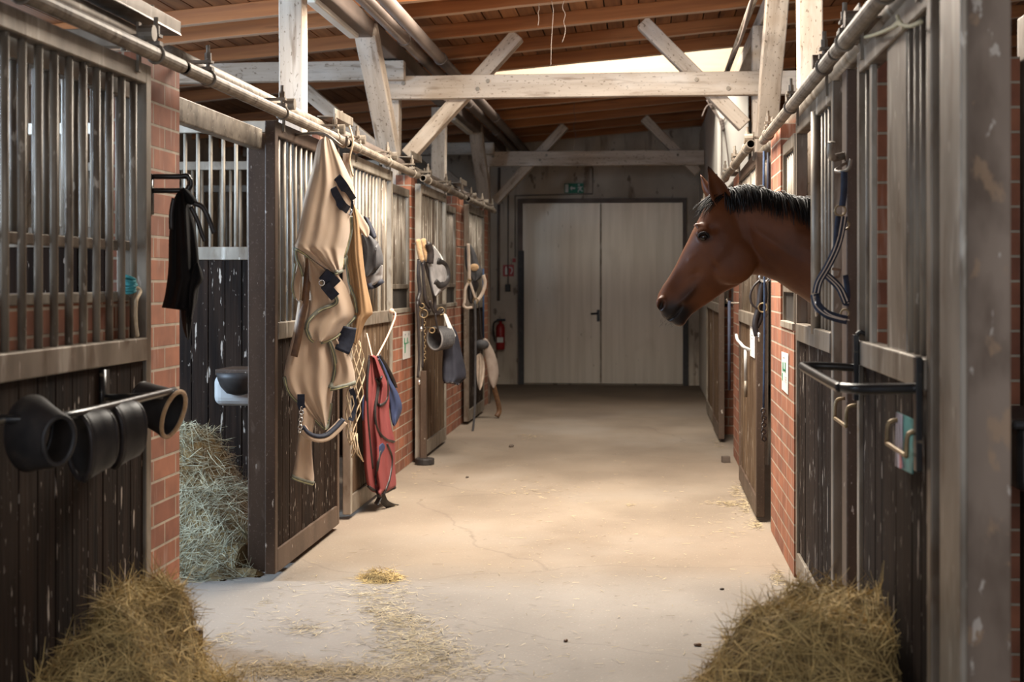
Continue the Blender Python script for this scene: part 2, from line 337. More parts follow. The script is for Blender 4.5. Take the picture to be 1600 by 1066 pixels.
def inst(src, parent, loc, name=None):
    o = src.copy(); COL.objects.link(o); o.parent = parent; o.location = Vector(loc)-parent_loc(parent); return o
def spline(pts, n=6, closed=False):
    """Catmull-Rom through points"""
    P = [Vector(p) for p in pts]; out = []; m = len(P); rng = m if closed else m-1
    for i in range(rng):
        g = lambda k: P[k % m] if closed else P[max(0, min(m-1, k))]
        a, b, c, d = g(i-1), g(i), g(i+1), g(i+2)
        for k in range(n):
            t = k/n
            out.append(.5*((2*b)+(c-a)*t+(2*a-5*b+4*c-d)*t*t+(3*b-a-3*c+d)*t**3))
    if not closed: out.append(P[-1])
    return out
# ================================================================== the setting
XL, XR = -1.82, .70            # corridor faces of the left and right stall fronts
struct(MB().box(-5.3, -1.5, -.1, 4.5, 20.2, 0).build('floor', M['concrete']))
struct(MB().box(-5.3, 19.42, 0, 4.5, 19.7, 4.2).build('wall_back', M['wallwhite']))
def outer(name, x0, x1, wins, ztop):
    """outer wall with real window openings"""
    mb = MB(); y = -1.5; z0, z1 = 1.35, 2.45
    for a, b in wins:
        mb.box(x0, y, 0, x1, a, ztop); mb.box(x0, a, 0, x1, b, z0); mb.box(x0, a, z1, x1, b, ztop); y = b
    mb.box(x0, y, 0, x1, 19.42, ztop)
    struct(mb.build(name, M['wallwhite']))
    for i, (a, b) in enumerate(wins):
        fr = MB(); fr.box(x0+.05, a, z0, x0+.11, b, z0+.06).box(x0+.05, a, z1-.06, x0+.11, b, z1).box(x0+.05, a, z0, x0+.11, a+.06, z1).box(x0+.05, b-.06, z0, x0+.11, b, z1).box(x0+.05, (a+b)/2-.03, z0, x0+.11, (a+b)/2+.03, z1)
        struct(fr.build('window_%d' % (i+1+(0 if x0 < 0 else 4)), M['brown']))
LW = [(2.4, 4.2), (5.2, 7.9), (8.9, 11.0), (12.0, 13.6)]
outer('wall_left', -5.3, -5.05, LW, 3.25)
outer('wall_right', 4.3, 4.5, [(5.5, 7.4), (8.6, 10.4), (11.5, 13)], 4.1)

# roof boards (one ceiling) with the two roof-light openings
def zr(x): return 3.438+.088*x                # underside of the rafters
ang = math.atan(.088); AX = Vector((math.cos(ang), 0, math.sin(ang))); AZ = Vector((-math.sin(ang), 0, math.cos(ang)))
mb = MB(); x = -5.3
HOLES = [(-1.35, .55, 6.9, 9.45), (-1.7, 1.1, 12.88, 14.58)]
while x < 4.5:
    c = x+.065; ys = [(-1.5, 19.6)]
    for hx0, hx1, hy0, hy1 in HOLES:
        if hx0 < c < hx1:
            ys = [q for a, b in ys for q in (((a, hy0), (hy1, b)) if a < hy0 and b > hy1 else ((a, b),))]
    for a, b in ys: mb.obox((c, (a+b)/2, zr(c)+.119), AX, (0, 1, 0), AZ, .121, b-a, .022)
    x += .131
struct(mb.build('ceiling', M['board']))
mb = MB()                                      # roof skin over the boards
for (a, b, c, d) in ((-1.5, 6.9, -5.3, 4.5), (9.45, 12.99, -5.3, 4.5), (14.58, 19.6, -5.3, 4.5), (6.9, 9.45, -5.3, -1.35), (6.9, 9.45, .55, 4.5), (12.99, 14.58, -5.3, -1.76), (12.99, 14.58, 1.16, 4.5)):
    cx = (c+d)/2; mb.obox((cx, (a+b)/2, zr(cx)+.151), AX, (0, 1, 0), AZ, (d-c)*1.004, b-a, .03)
struct(mb.build('ceiling', M['dark']))

def timber(name, p0, p1, w, h, mat, label, cat, group=None, up=(0, 0, 1), bevel=.008, kind=None):
    """one beam: box along its own x axis, grain follows the length"""
    p0 = Vector(p0); p1 = Vector(p1); L = (p1-p0).length; a = (p1-p0).normalized(); u = Vector(up); b = u.cross(a).normalized(); c = a.cross(b)
    mb = MB(); n = max(2, int(L/.35)); rnd = random.Random(name+label)
    rings = []
    for i in range(n+1):
        t = -L/2+L*i/n; dx, dy = rnd.uniform(-.003, .003), rnd.uniform(-.003, .003)
        rings.append([(t, -w/2+dx, -h/2+dy), (t, w/2+dx, -h/2+dy), (t, w/2+dx, h/2+dy), (t, -w/2+dx, h/2+dy)])
    mb.loft(rings); o = mb.build(name, M[mat], bevel=bevel)
    o.matrix_world = Matrix(((a.x, b.x, c.x, (p0.x+p1.x)/2), (a.y, b.y, c.y, (p0.y+p1.y)/2), (a.z, b.z, c.z, (p0.z+p1.z)/2), (0, 0, 0, 1)))
    tag(o, label, cat, group)
    return o
ORD = ['first', 'second', 'third', 'fourth', 'fifth', 'sixth', 'seventh', 'eighth', 'ninth', 'tenth']
RY = [1.2, 2.1, 3.05, 4.0, 4.95, 5.9, 6.85, 9.5, 10.05, 10.98, 11.95, 12.85, 14.62, 15.5, 16.5, 17.42, 18.4, 19.25]
for i, y in enumerate(RY):
    if y < 5.5: lab = 'orange-brown roof rafter above the near stalls, %s from the camera end' % ORD[i]
    elif y == 6.85: lab = 'orange-brown roof rafter along the camera-side edge of the near roof light'
    elif y == 9.5: lab = 'orange-brown roof rafter along the far edge of the near roof light'
    elif y < 10.9: lab = 'orange-brown roof rafter over the aisle, next one nearer than the near tie beam'
    elif y < 11: lab = 'orange-brown roof rafter carried by the two braces of the near tie beam'
    elif y < 12.5: lab = 'orange-brown roof rafter just beyond the near tie beam'
    elif y < 13: lab = 'orange-brown roof rafter at the near edge of the far roof light'
    elif y < 15: lab = 'brightly lit pale roof rafter face at the far edge of the far roof light'
    else: lab = 'dark orange-brown roof rafter near the back wall, %s beyond the far roof light' % ORD[i-13]
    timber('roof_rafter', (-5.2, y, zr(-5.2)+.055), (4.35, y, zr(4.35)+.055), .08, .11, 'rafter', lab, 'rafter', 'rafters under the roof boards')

# the whitewashed timber frame
for side, xa, xb in (('left', -1.98, -1.98), ('right', .93, .93)):
    timber('roof_purlin', (xa, -1.2, zr(xa)-.07), (xa, 19.4, zr(xa)-.07), .13, .13, 'pipe' if side == 'left' else 'timber',
           'long roof purlin carried by the posts over the %s stall fronts' % side, 'purlin')
def truss(y, near):
    w = 'near' if near else 'far'; wh = 'nearer' if near else 'farther'
    tb = timber('tie_beam', (-2.05, y, 2.92), (1.35 if near else .70, y, 2.92), .09, .18, 'timber', 'whitewashed horizontal tie beam across the aisle, the %s of the two' % wh, 'beam', 'tie beams')
    for bx_, bz_ in ((-1.88, .03), (-1.30, -.02), (-1.22, .04), (.38, .03), (.62, -.04)):
        if bx_ < .6 or near:
            bo_ = MB().tube([(bx_+(.35 if near else .675), -.045, bz_), (bx_+(.35 if near else .675), -.056, bz_)], .016, 8).build('bolt', M['galv']); bo_.parent = tb
    timber('aisle_beam', (-5.0, y-.1, 3.04), (-1.86, y-.1, 3.04), .10, .15, 'timber', 'whitewashed beam end over the left stalls beside the %s tie beam' % w, 'beam', 'beams over the left stalls')
    timber('timber_post', (-2.0, y+.12, 0), (-2.0, y+.12, zr(-2)-.14), .13, .13, 'timber', 'whitewashed post under the left end of the %s tie beam' % w, 'post', 'posts under the tie beams', up=(0, 1, 0))
    if near: timber('timber_post', (.87, y+.12, 0), (.87, y+.12, zr(.87)-.14), .12, .13, 'timber', 'whitewashed post under the right end of the near tie beam', 'post', 'posts under the tie beams', up=(0, 1, 0))
    timber('diagonal_brace', (-1.87, y+.11, 2.40), (-1.0, y+.11, 3.335), .11, .15, 'timber', 'whitewashed diagonal brace crossing behind the left part of the %s tie beam' % w, 'brace', 'braces across the aisle', up=(0, 1, 0))
    timber('diagonal_brace', (.75 if near else .63, y+.11, 2.61 if near else 2.74), (-.03, y+.11, 3.42), .11, .15, 'timber', 'whitewashed diagonal brace crossing behind the right part of the %s tie beam' % w, 'brace', 'braces across the aisle', up=(0, 1, 0))
    timber('diagonal_brace', (-2.072, y+.11, 2.41), (-2.78, y+.11, 3.0), .11, .13, 'timber', 'whitewashed diagonal brace rising over the left stalls at the %s tie beam' % w, 'brace', 'braces over the left stalls', up=(0, 1, 0))
    timber('leaning_strut', (-1.97, y-.12, 2.36), (-1.97, y-1.08, 3.19), .14, .15, 'timber', 'whitewashed leaning strut before the left end of the %s tie beam' % w, 'brace', 'leaning struts', up=(1, 0, 0))
    if near: timber('leaning_strut', (.87, y-.30, 2.33), (.87, y-1.42, 3.40), .12, .15, 'timber', 'whitewashed leaning strut before the right end of the near tie beam', 'brace', 'leaning struts', up=(1, 0, 0))
truss(10.97, True); truss(17.45, False)
timber('timber_post', (-2.03, 8.05, 0), (-2.03, 8.05, zr(-2.03)-.14), .14, .13, 'timber', 'tall whitewashed post behind the left stall door with the beige horse sheet', 'post', 'posts at the stall fronts', up=(0, 1, 0))
timber('timber_post', (-2.03, 13.85, 0), (-2.03, 13.85, zr(-2.03)-.14), .14, .13, 'timber', 'whitewashed post between the two tie beams over the left stall fronts', 'post', 'posts at the stall fronts', up=(0, 1, 0))
timber('timber_post', (.94, 8.35, 0), (.94, 8.35, zr(.94)-.14), .14, .13, 'timber', 'tall whitewashed post rising behind the rail on the right, above the horse', 'post', 'posts at the stall fronts', up=(0, 1, 0))
# white boarded wall section beyond the right stalls
struct(MB().box(.71, 14.4, 0, 1.02, 19.42, 3.42).build('wall_right', M['panelwhite'], bevel=.01))

# pale boards lining the far roof light
for nm_, bx0, by0, bx1, by1, lab_ in (('far', -1.75, 14.54, 1.15, 14.57, 'sunlit pale pine board lining the far edge of the far roof light'), ('left', -1.75, 12.95, -1.72, 14.53, 'pale pine board lining the left edge of the far roof light'), ('right', 1.12, 12.95, 1.15, 14.53, 'pale pine board lining the right edge of the far roof light')):
    tag(MB().box(bx0, by0, 3.36 if nm_ == 'far' else zr(bx0)+.15, bx1, by1, 3.86).build('roof_light_board', M['pine'], bevel=.003), lab_, 'board', 'roof light lining boards')

def pipe_run(name, pts, r, mat, label, cat, collars=(), n=14, group=None):
    t = thing(name, label, cat, pts[0], group)
    MB().tube(pts, r, n).build('pipe', M[mat], t, smooth=True)
    if collars:
        a, b = Vector(pts[0]), Vector(pts[-1])
        for f in collars:
            p = a.lerp(b, f); d = (b-a).normalized()*.03
            MB().tube([p-d, p+d], r*1.18, n).build('collar', M[mat], t, smooth=False)
    return t
pipe_run('roof_pipe', [(-1.74, 5.0, 3.16), (-1.74, 19.3, 3.16)], .045, 'pipe', 'grey-brown pipe under the roof, next to the left purlin', 'pipe', (.36, .5, .62, .8), group='pipes under the roof')
pipe_run('roof_pipe', [(-1.60, 5.0, 3.15), (-1.60, 19.3, 3.15)], .045, 'pipe', 'grey-brown pipe under the roof, farther from the left purlin', 'pipe', (.42, .56, .7), group='pipes under the roof')
pipe_run('roof_conduit', [(.655, 8.5, 3.14), (.66, 14.2, 3.13)], .022, 'galv', 'thin conduit under the roof on the right, sagging cord tied to it', 'pipe')
def lamp(y0, y1, lab):
    t = thing('strip_light', lab, 'lamp', (-2.02, y0, 3.1))
    MB().box(-2.07, y0, 3.135, -1.97, y1, 3.17).build('housing', M['signwhite'], t, bevel=.005)
    MB().box(-2.055, y0+.03, 3.095, -1.985, y1-.03, 3.135).build('diffuser', M['panelwhite'], t, bevel=.012)
lamp(8.4, 9.75, 'white strip light under the left purlin before the near leaning strut')
lamp(14.7, 16.25, 'white strip light under the left purlin before the far leaning strut')

# ------------------------------------------------------------------ stall fronts
bar_mesh = {}
def bars(parent, pts, z0, z1, r=.0125, mat='galv'):
    key = (round(z0, 3), round(z1, 3), r, mat)
    for p in pts:
        if key not in bar_mesh:
            o = MB().tube([(0, 0, z0), (0, 0, z1)], r, 10).build('bar', M[mat], None, smooth=True); COL.objects.unlink(o); bar_mesh[key] = o
        o = bar_mesh[key].copy(); COL.objects.link(o); o.parent = parent; o.location = Vector((p[0], p[1], 0))-parent_loc(parent)
def planks_y(mb, x0, x1, y0, y1, z0, z1, w=.125):
    n = max(1, round((y1-y0)/w)); w = (y1-y0)/n; r = random.Random(y0*7+x0)
    for i in range(n): mb.box(x0+r.uniform(-.002, .002), y0+i*w+.002, z0, x1+r.uniform(-.003, .003), y0+(i+1)*w-.002, z1)
def planks_x(mb, x0, x1, y0, y1, z0, z1, w=.105):
    n = max(1, round((x1-x0)/w)); w = (x1-x0)/n; r = random.Random(y0*7+x0)
    for i in range(n): mb.box(x0+i*w+.002, y0+r.uniform(-.002, .002), z0, x0+(i+1)*w-.002, y1+r.uniform(-.003, .003), z1)

def leaf(label, xo, side, y0, y1, frame='galv', plank='plank', gap=None, plates=(), handle=None, spacing=.11, tube_at=None):
    """sliding stall door. xo = corridor face, side = -1 left / +1 right; gap = (ya, yb) head opening without bars"""
    xi = xo+side*.05; xs = xo-side*.006
    t = thing('stall_door', label, 'door', ((xo+xi)/2, (y0+y1)/2, .03), 'sliding stall doors')
    f = MB(); f.box(xo, y0, .03, xi, y0+.05, 2.17).box(xo, y1-.05, .03, xi, y1, 2.17)
    f.box(xo, y0+.05, 2.10, xi, y1-.05, 2.17)
    f.build('frame', M[frame], t, bevel=.005)
    MB().box(xo, y0+.05, .03, xi, y1-.05, .14).build('bottom_rail', M['brown' if frame == 'brown' else 'galv'], t, bevel=.004)
    MB().box(xs, y0+.05, 1.135, xi, y1-.05, 1.215).build('sill', M['galv'], t, bevel=.005)
    pm = MB(); planks_y(pm, xo+side*.012, xi-side*.006, y0+.05, y1-.05, .14, 1.135); pm.build('plank_panel', M[plank], t, bevel=.003)
    ys = []; y = y0+.05+spacing*.8
    while y < y1-.07: ys.append(y); y += spacing
    if gap: ys = [q for q in ys if not gap[0]-.03 < q < gap[1]+.03]
    bars(t, [(xo+side*.025, q) for q in ys], 1.20, 2.11, mat='bar')
    for (a, b, m_) in plates: MB().box(xo+side*.012, a, 1.21, xo+side*.03, b, 2.105).build('stile', M[m_], t, bevel=.003)
    if tube_at: MB().tube([(xo+side*.012, tube_at, 1.19), (xo+side*.012, tube_at, 2.12)], .028, 14).build('guide_tube', M['galv'], t, smooth=True)
    for q in (y0+.14, y1-.14):
        h = MB(); h.box(xo-side*.01, q-.012, 2.13, xo, q+.012, 2.30).tube([(xo-side*.01, q, 2.262), (xo-side*.06, q, 2.262)], .028, 12); h.build('hanger', M['galv'], t)
    if handle:
        z, q = handle
        MB().tube(spline([(xo, q, z-.05), (xo-side*.05, q, z-.05), (xo-side*.055, q, z), (xo-side*.05, q, z+.10), (xo, q, z+.10)], 4), .008, 8).build('handle', M['galv'], t, smooth=True)
    return t

def fixed(side, xf, y0, y1, pier, g0, g1, grille_label, wallname, low=1.175, pane=True, sill=True):
    """fixed stall front between two doors: low brick wall, grille on it, full-height brick pier = (ya, yb)"""
    xb = xf+side*.12
    b = MB().box(xf, y0, 0, xb, y1, low).box(xf, pier[0], low, xb, pier[1], 2.24)
    struct(b.build(wallname, M['brick']))
    if g0 is None: return
    t = thing('stall_grille', grille_label, 'grille', (xf+side*.03, (g0+g1)/2, low), 'fixed stall grilles')
    a, c = xf+side*.005, xf+side*.055
    zt = 2.12
    f = MB().box(a, g0, low, c, g0+.04, zt).box(a, g1-.04, low, c, g1, zt).box(a, g0+.04, zt-.06, c, g1-.04, zt).box(a, g0+.04, low+.18, c, g1-.04, low+.215)
    f.build('frame', M['galv'], t, bevel=.004)
    MB().box(a-side*.012, g0, low, c, g1, low+.035).build('sill', M['galv_pale'], t, bevel=.004)
    if pane: MB().box(xf+side*.02, g0+.04, low+.035, xf+side*.03, g1-.04, low+.18).build('pane', M['dark'], t)
    n = max(3, int((g1-g0-.1)/.075)); bars(t, [(xf+side*.03, g0+.05+(g1-g0-.1)*(k+.5)/n) for k in range(n)], low+.21, zt-.05, .011, 'bar')

def post(x0, x1, y0, y1, z1, mat, label):
    o = MB().box(x0, y0, 0, x1, y1, z1).build('steel_post', M[mat], bevel=.006); tag(o, label, 'post', 'steel posts of the stall fronts'); return o

# --- left side
leaf('dark plank stall door with black boot rack, nearest on the left', -1.74, -1, 3.42, 4.88, handle=None)
leaf('dark plank sliding stall door hung with the big beige horse sheet', -1.74, -1, 6.56, 7.97, frame='brown')
leaf('worn brown plank stall door hung with the faded red horse rug', -1.74, -1, 8.28, 9.68, frame='galv_pale', plank='plank_pale', plates=((9.25, 9.3, 'galv_pale'), (9.42, 9.46, 'galv_pale')))
leaf('narrow dark stall door behind the navy bag and grey ribbed boot', -1.74, -1, 10.92, 12.33, frame='galv_pale', plank='plank_pale', plates=((11.6, 11.65, 'brown'), (11.9, 11.96, 'galv_pale')))
leaf('farthest stall door on the left, taupe girth hung on it', -1.74, -1, 13.88, 15.25, frame='galv', plates=((14.6, 14.66, 'galv_pale'),))
fixed(-1, XL, 3.3, 5.42, (4.96, 5.42), 3.4, 4.94, 'barred steel grille on the brick wall behind the nearest left door', 'wall_left', low=1.34, pane=False)
fixed(-1, XL, 6.98, 8.24, (7.84, 8.24), 7.02, 7.82, 'barred steel grille behind the beige horse sheet door', 'wall_left')
fixed(-1, XL, 9.95, 11.2, (10.92, 11.2), 10.0, 10.88, 'fixed steel grille on brick above the white notice with green mark', 'wall_left')
fixed(-1, XL, 12.62, 14.1, (13.62, 14.1), 12.68, 13.58, 'fixed steel grille above the navy bag, far along the left', 'wall_left')
fixed(-1, XL, 15.35, 16.3, (15.9, 16.3), 15.4, 15.86, 'last fixed steel grille at the far end of the left stalls', 'wall_left')
post(-1.93, -1.835, 6.76, 6.84, 2.13, 'brown', 'tall brown steel post behind the open door with the beige sheet')
post(-1.93, -1.83, 8.25, 8.31, 2.2, 'brown', 'steel post between the beige sheet door and the red rug door')
post(-1.93, -1.83, 9.87, 9.94, 2.2, 'galv', 'steel post right of the red rug on the left')
post(-1.93, -1.83, 11.22, 11.28, 2.2, 'brown', 'brown steel post beside the tan fleece girth covers')
post(-1.93, -1.83, 12.52, 12.60, 2.2, 'galv', 'steel post right of the navy bag on the left')
post(-1.93, -1.83, 14.12, 14.18, 2.2, 'brown', 'brown steel post behind the pale rope reins')
post(-1.95, -1.80, 16.32, 16.42, 2.25, 'brown', 'last dark steel post ending the left stall row')
# low floor foot at the door track
t = thing('door_guide', 'dark steel guide bar with round rubber foot left of the navy bag', 'guide', (-1.71, 10.88, 0))
MB().box(-1.735, 10.845, .03, -1.69, 10.895, .72).build('guide_bar', M['brown'], t, bevel=.004)
MB().tube([(-1.70, 10.84, 0), (-1.70, 10.84, .05)], .075, 20).build('rubber_foot', M['rubber'], t, bevel=.008)
o = MB().obox((-1.88, 6.09, 2.10), (0, 1, 0), (1, 0, 0), (0, 0, 1), 1.33, .05, .10).build('lintel_bar', M['railpipe'], bevel=.005)
tag(o, 'galvanised steel bar bridging the open stall doorway on the left', 'bar')

# --- right side
leaf('nearest plank stall door on the right, black saddle rack on it', XR, 1, 3.60, 4.84, plates=((4.6, 4.65, 'galv'), (4.0, 4.31, 'galv')), spacing=.085, gap=(4.03, 4.7))
leaf('plank stall door under the horse, its head through the opening', XR, 1, 5.46, 6.80, gap=(6.06, 6.72), tube_at=6.04, plates=((5.55, 5.6, 'galv'),))
leaf('brown plank stall door with white lever handle on the right', .64, 1, 8.42, 10.0, frame='brown', plank='plank_pale', plates=((9.0, 9.06, 'galv'),))
leaf('narrow open stall door, second from last on the right', .63, 1, 12.55, 13.75, frame='brown', plank='plank_pale')
leaf('last plank stall door on the right, before the white wall', .64, 1, 13.82, 15.4, frame='galv', plank='plank_pale')
fixed(1, XR, 6.87, 8.12, (7.55, 8.12), 6.9, 7.5, 'fixed steel grille on brick just behind the horse neck', 'wall_right')
fixed(1, XR, 10.1, 11.6, (10.55, 11.6), 10.12, 10.52, 'fixed steel grille beyond the white lever handle door', 'wall_right')
fixed(1, XR, 13.2, 14.38, (13.9, 14.38), 13.24, 13.86, 'far fixed steel grille on brick beside the last right doors', 'wall_right')
post(.715, .845, 3.40, 3.53, 2.45, 'brown_lit', 'big brown steel post in the right foreground')
post(.695, .712, 3.24, 3.47, 2.35, 'galv', 'galvanised door stile beside the big brown post on the right')
post(.702, .76, 5.10, 5.22, 2.16, 'brown', 'steel post with hook and head collar between the two near right doors')
post(.705, .80, 8.14, 8.22, 2.2, 'brown', 'brown steel post right of the hanging blue cord')
post(.705, .80, 11.62, 11.7, 2.2, 'brown', 'brown steel post at the dark doorway on the right')
post(1.25, 1.36, 4.86, 4.96, 2.3, 'galv', 'steel post at the far right edge beside the inner brick pier')
struct(MB().box(.775, 4.88, 0, 1.24, 4.99, 2.16).build('wall_right', M['brick']))

# --- rails, headers and brackets
def rail(x, z, y0, y1, side, label):
    t = thing('sliding_rail', label, 'rail', (x, y0, z), 'door rails')
    m = MB(); n = 16
    for (ra, rb, rev) in ((.026, .021, False),):
        vs = []; fs = []
        for y in (y0, y1):
            for r_ in (ra, rb): vs += [(x+r_*math.cos(2*math.pi*k/n), y, z+r_*math.sin(2*math.pi*k/n)) for k in range(n)]
        for k in range(n):
            q = (k+1) % n
            fs += [(k, q, 2*n+q, 2*n+k), (n+k, 3*n+k, 3*n+q, n+q), (k, n+k, n+q, q), (2*n+k, 2*n+q, 3*n+q, 3*n+k)]
        m.add(vs, fs)
    m.build('tube', M['railpipe'], t, smooth=False)
    k = 0
    for f in (.10, .5, .9):
        y = y0+(y1-y0)*f; c = MB().ring((x, y, z), (0, 1, 0), .029, .006, 16, 6)
        c.tube([(x, y, z+.026), (x, y, z+.13)], .008, 8).box(x-.02, y-.018, z+.03, x+.02, y+.018, z+.045).box(x-.018 if side > 0 else x-.09, y-.02, z+.06, x+.09 if side > 0 else x+.018, y+.02, z+.07)
        c.tube([(x, y, z+.07), (x, y, z+.10)], .014, 6)
        c.build('clamp', M['railpipe'], t)
    return t
LR = [(2.4, 5.08, 'over the nearest left door'), (5.12, 7.95, 'over the open doorway and beige sheet on the left'), (8.03, 10.5, 'over the red rug door on the left'), (10.75, 13.3, 'over the navy bag door on the left'), (13.5, 15.9, 'over the farthest left door')]
for a, b, w in LR: rail(-1.70, 2.20, a, b, -1, 'galvanised pipe rail '+w)
RR = [(3.0, 5.0, 'over the nearest right door with saddle rack'), (5.04, 8.1, 'over the horse on the right'), (8.3, 11.3, 'over the white lever handle door on the right'), (12.0, 15.3, 'over the last right doors')]
for a, b, w in RR: rail(.655 if a < 8.2 else .60, 2.205, a, b, 1, 'galvanised pipe rail '+w)
def header(x, y0, y1, lab, mat='railpipe', r=.04, z=2.285):
    o = MB().tube([(x, y0+(y1-y0)*k/6, z) for k in range(7)], r, 16).build('header_pipe', M[mat], smooth=True); tag(o, lab, 'pipe', 'header pipes on the stall fronts')
header(-1.84, 3.0, 5.1, 'grey header pipe above the nearest left door', 'galv', .045)
header(-1.84, 5.35, 8.0, 'pale header pipe above the open left doorway')
header(-1.84, 8.15, 10.9, 'brown header pipe above the red rug door', 'pipe', .045)
header(-1.84, 11.0, 13.6, 'pale header pipe above the navy bag door')
header(-1.84, 13.8, 16.2, 'brownish header pipe above the farthest left door', 'pipe')
header(.80, 3.3, 8.1, 'header pipe above the two near right doors', 'galv')
header(.80, 8.3, 14.3, 'header pipe above the far right doors', 'galv')
def angle(x, side, y, L, lab, z=2.30):
    t = MB(); t.box(x, y-L/2, z, x+side*.10, y+L/2, z+.007).box(x, y-L/2, z, x+side*.006, y+L/2, z+.05)
    t.tube([(x+side*.05, y+L*.3, z), (x+side*.05, y+L*.3, z+.08)], .01, 8).tube([(x+side*.05, y+L*.3, z+.007), (x+side*.05, y+L*.3, z+.03)], .022, 6)
    tag(t.build('angle_bracket', M['galv'], bevel=.002), lab, 'bracket', 'angle brackets above the rails')
angle(-1.74, -1, 4.75, .9, 'galvanised angle bracket above the black bag on the left', z=2.335)
angle(-1.74, -1, 8.1, .5, 'galvanised angle bracket above the beige sheet', z=2.335)
angle(-1.74, -1, 10.7, .5, 'galvanised angle bracket above the fleece girth covers', z=2.335)
angle(-1.74, -1, 13.5, .5, 'galvanised angle bracket above the pale reins', z=2.335)
angle(.69, 1, 5.0, .55, 'galvanised angle bracket above the hooked post on the right', z=2.27)
angle(.69, 1, 8.2, .5, 'galvanised angle bracket above the blue cord', z=2.27)
angle(.69, 1, 11.5, .5, 'galvanised angle bracket right above the horse ears', z=2.27)

# --- partitions between stalls
def partition(y, xa, xb, lab, z1=2.38, zs=1.62, spacing=.078):
    t = thing('stall_partition', lab, 'partition', ((xa+xb)/2, y, 0), 'stall partitions')
    pm = MB(); planks_x(pm, xa, xb, y-.02, y+.02, 0.02, zs-.08); pm.build('plank_panel', M['plank'], t, bevel=.003)
    MB().box(xa, y-.03, zs-.08, xb, y+.03, zs).box(xa, y-.03, z1-.07, xb, y+.03, z1).build('rail', M['galv'], t, bevel=.004)
    n = min(99, int((xb-xa)/spacing)); bars(t, [(xa+(xb-xa)*(k+.5)/n, y) for k in range(n)], zs-.01, z1-.06, .0115, 'galv_pale')
for y, w in ((5.3, 'partition of the open left stall, nearer the camera, seen edge-on'), (8.42, 'plank and bar partition behind the hay in the open left stall'), (11.22, 'second barred partition beyond the open left stall'), (14.0, 'third barred partition beyond the open left stall')):
    partition(y, -5.04, -2.12 if y > 5.5 else -1.96, w)
for y, w in ((8.2, 'barred partition inside the right stalls beyond the horse'), (11.3, 'barred partition far inside the right stalls')):
    partition(y, 1.05, 4.28, w)
partition(5.02, 1.40, 4.28, 'dark plank partition at the far right edge of the picture')

# ------------------------------------------------------------------ back doors, signs, fittings on the back wall
YB = 19.42
def bx(u, v, dy=0.0): return onY(u, v, YB-dy)
d1 = thing('door_1', 'large grey double door of sheet metal in the back wall', 'door', (-.6, YB, 0)); d1['kind'] = 'structure'
a = bx(817, 318); b = bx(1067, 602); mid = bx(939, 400).x
fr = MB(); fr.box(a.x-.07, YB-.05, 0, a.x, YB, a.z+.06).box(b.x, YB-.05, 0, b.x+.05, YB, a.z+.06).box(a.x, YB-.05, a.z, b.x, YB, a.z+.06); fr.build('door_frame', M['pipe'], d1, bevel=.004)
for (x0, x1) in ((a.x, mid-.004), (mid+.004, b.x)): MB().box(x0, YB-.045, .02, x1, YB-.005, a.z).build('door_leaf', M['doormetal'], d1, bevel=.004)
MB().box(mid-.012, YB-.05, .03, mid+.012, YB-.042, a.z-.02).build('cover_strip', M['galv'], d1)
h = bx(935, 492)
hm = MB().box(h.x-.02, YB-.06, h.z-.09, h.x+.02, YB-.045, h.z+.07).tube([(h.x, YB-.05, h.z+.02), (h.x, YB-.10, h.z+.02), (h.x-.10, YB-.10, h.z+.015)], .012, 8); hm.build('handle', M['blackpaint'], d1)
for u in (816, 1072):
    q = bx(u, 500); MB().box(q.x-.045, YB-.07, 0.0, q.x+.03, YB-.05, bx(u, 392).z).build('buffer_strip', M['rubber'], d1)
# escape-route sign
s0 = bx(882, 287); s1 = bx(912, 302)
t = thing('exit_sign', 'green escape sign with arrow and running figure above the back door', 'sign', ((s0.x+s1.x)/2, YB, s1.z))
t = MB().box(s0.x, YB-.03, s1.z, s1.x, YB, s0.z).build('sign_board', M['signgreen'], t)
W_, H_ = s1.x-s0.x, s0.z-s1.z
def sp(fx, fz): return (s0.x+W_*fx, YB-.031, s1.z+H_*fz)
MB().box(*sp(.04, .08)[:1], YB-.034, sp(0, .08)[2], sp(.21, 0)[0], YB-.03, sp(0, .92)[2]).build('door_symbol', M['signwhite'], t)
ar = MB().box(sp(.36, 0)[0], YB-.034, sp(0, .42)[2], sp(.56, 0)[0], YB-.03, sp(0, .58)[2]).prism([sp(.29, .5), sp(.40, .76), sp(.40, .24)], (0, -.003, 0)); ar.build('arrow_symbol', M['signwhite'], t)
fig = MB()
def limb(pts, w=.012): fig.strap([(*sp(*p)[:1], YB-.033, sp(*p)[2]) for p in pts], (0, -1, 0), w, .003)
limb([(.80, .70), (.83, .40)], .026); limb([(.83, .42), (.74, .30), (.72, .08)]); limb([(.83, .42), (.89, .24), (.97, .20)]); limb([(.80, .68), (.70, .52)]); limb([(.80, .70), (.90, .58), (.95, .68)])
c_ = sp(.755, .84); fig.tube([(c_[0], YB-.031, c_[2]), (c_[0], YB-.035, c_[2])], .013, 12); fig.build('running_figure', M['signwhite'], t)
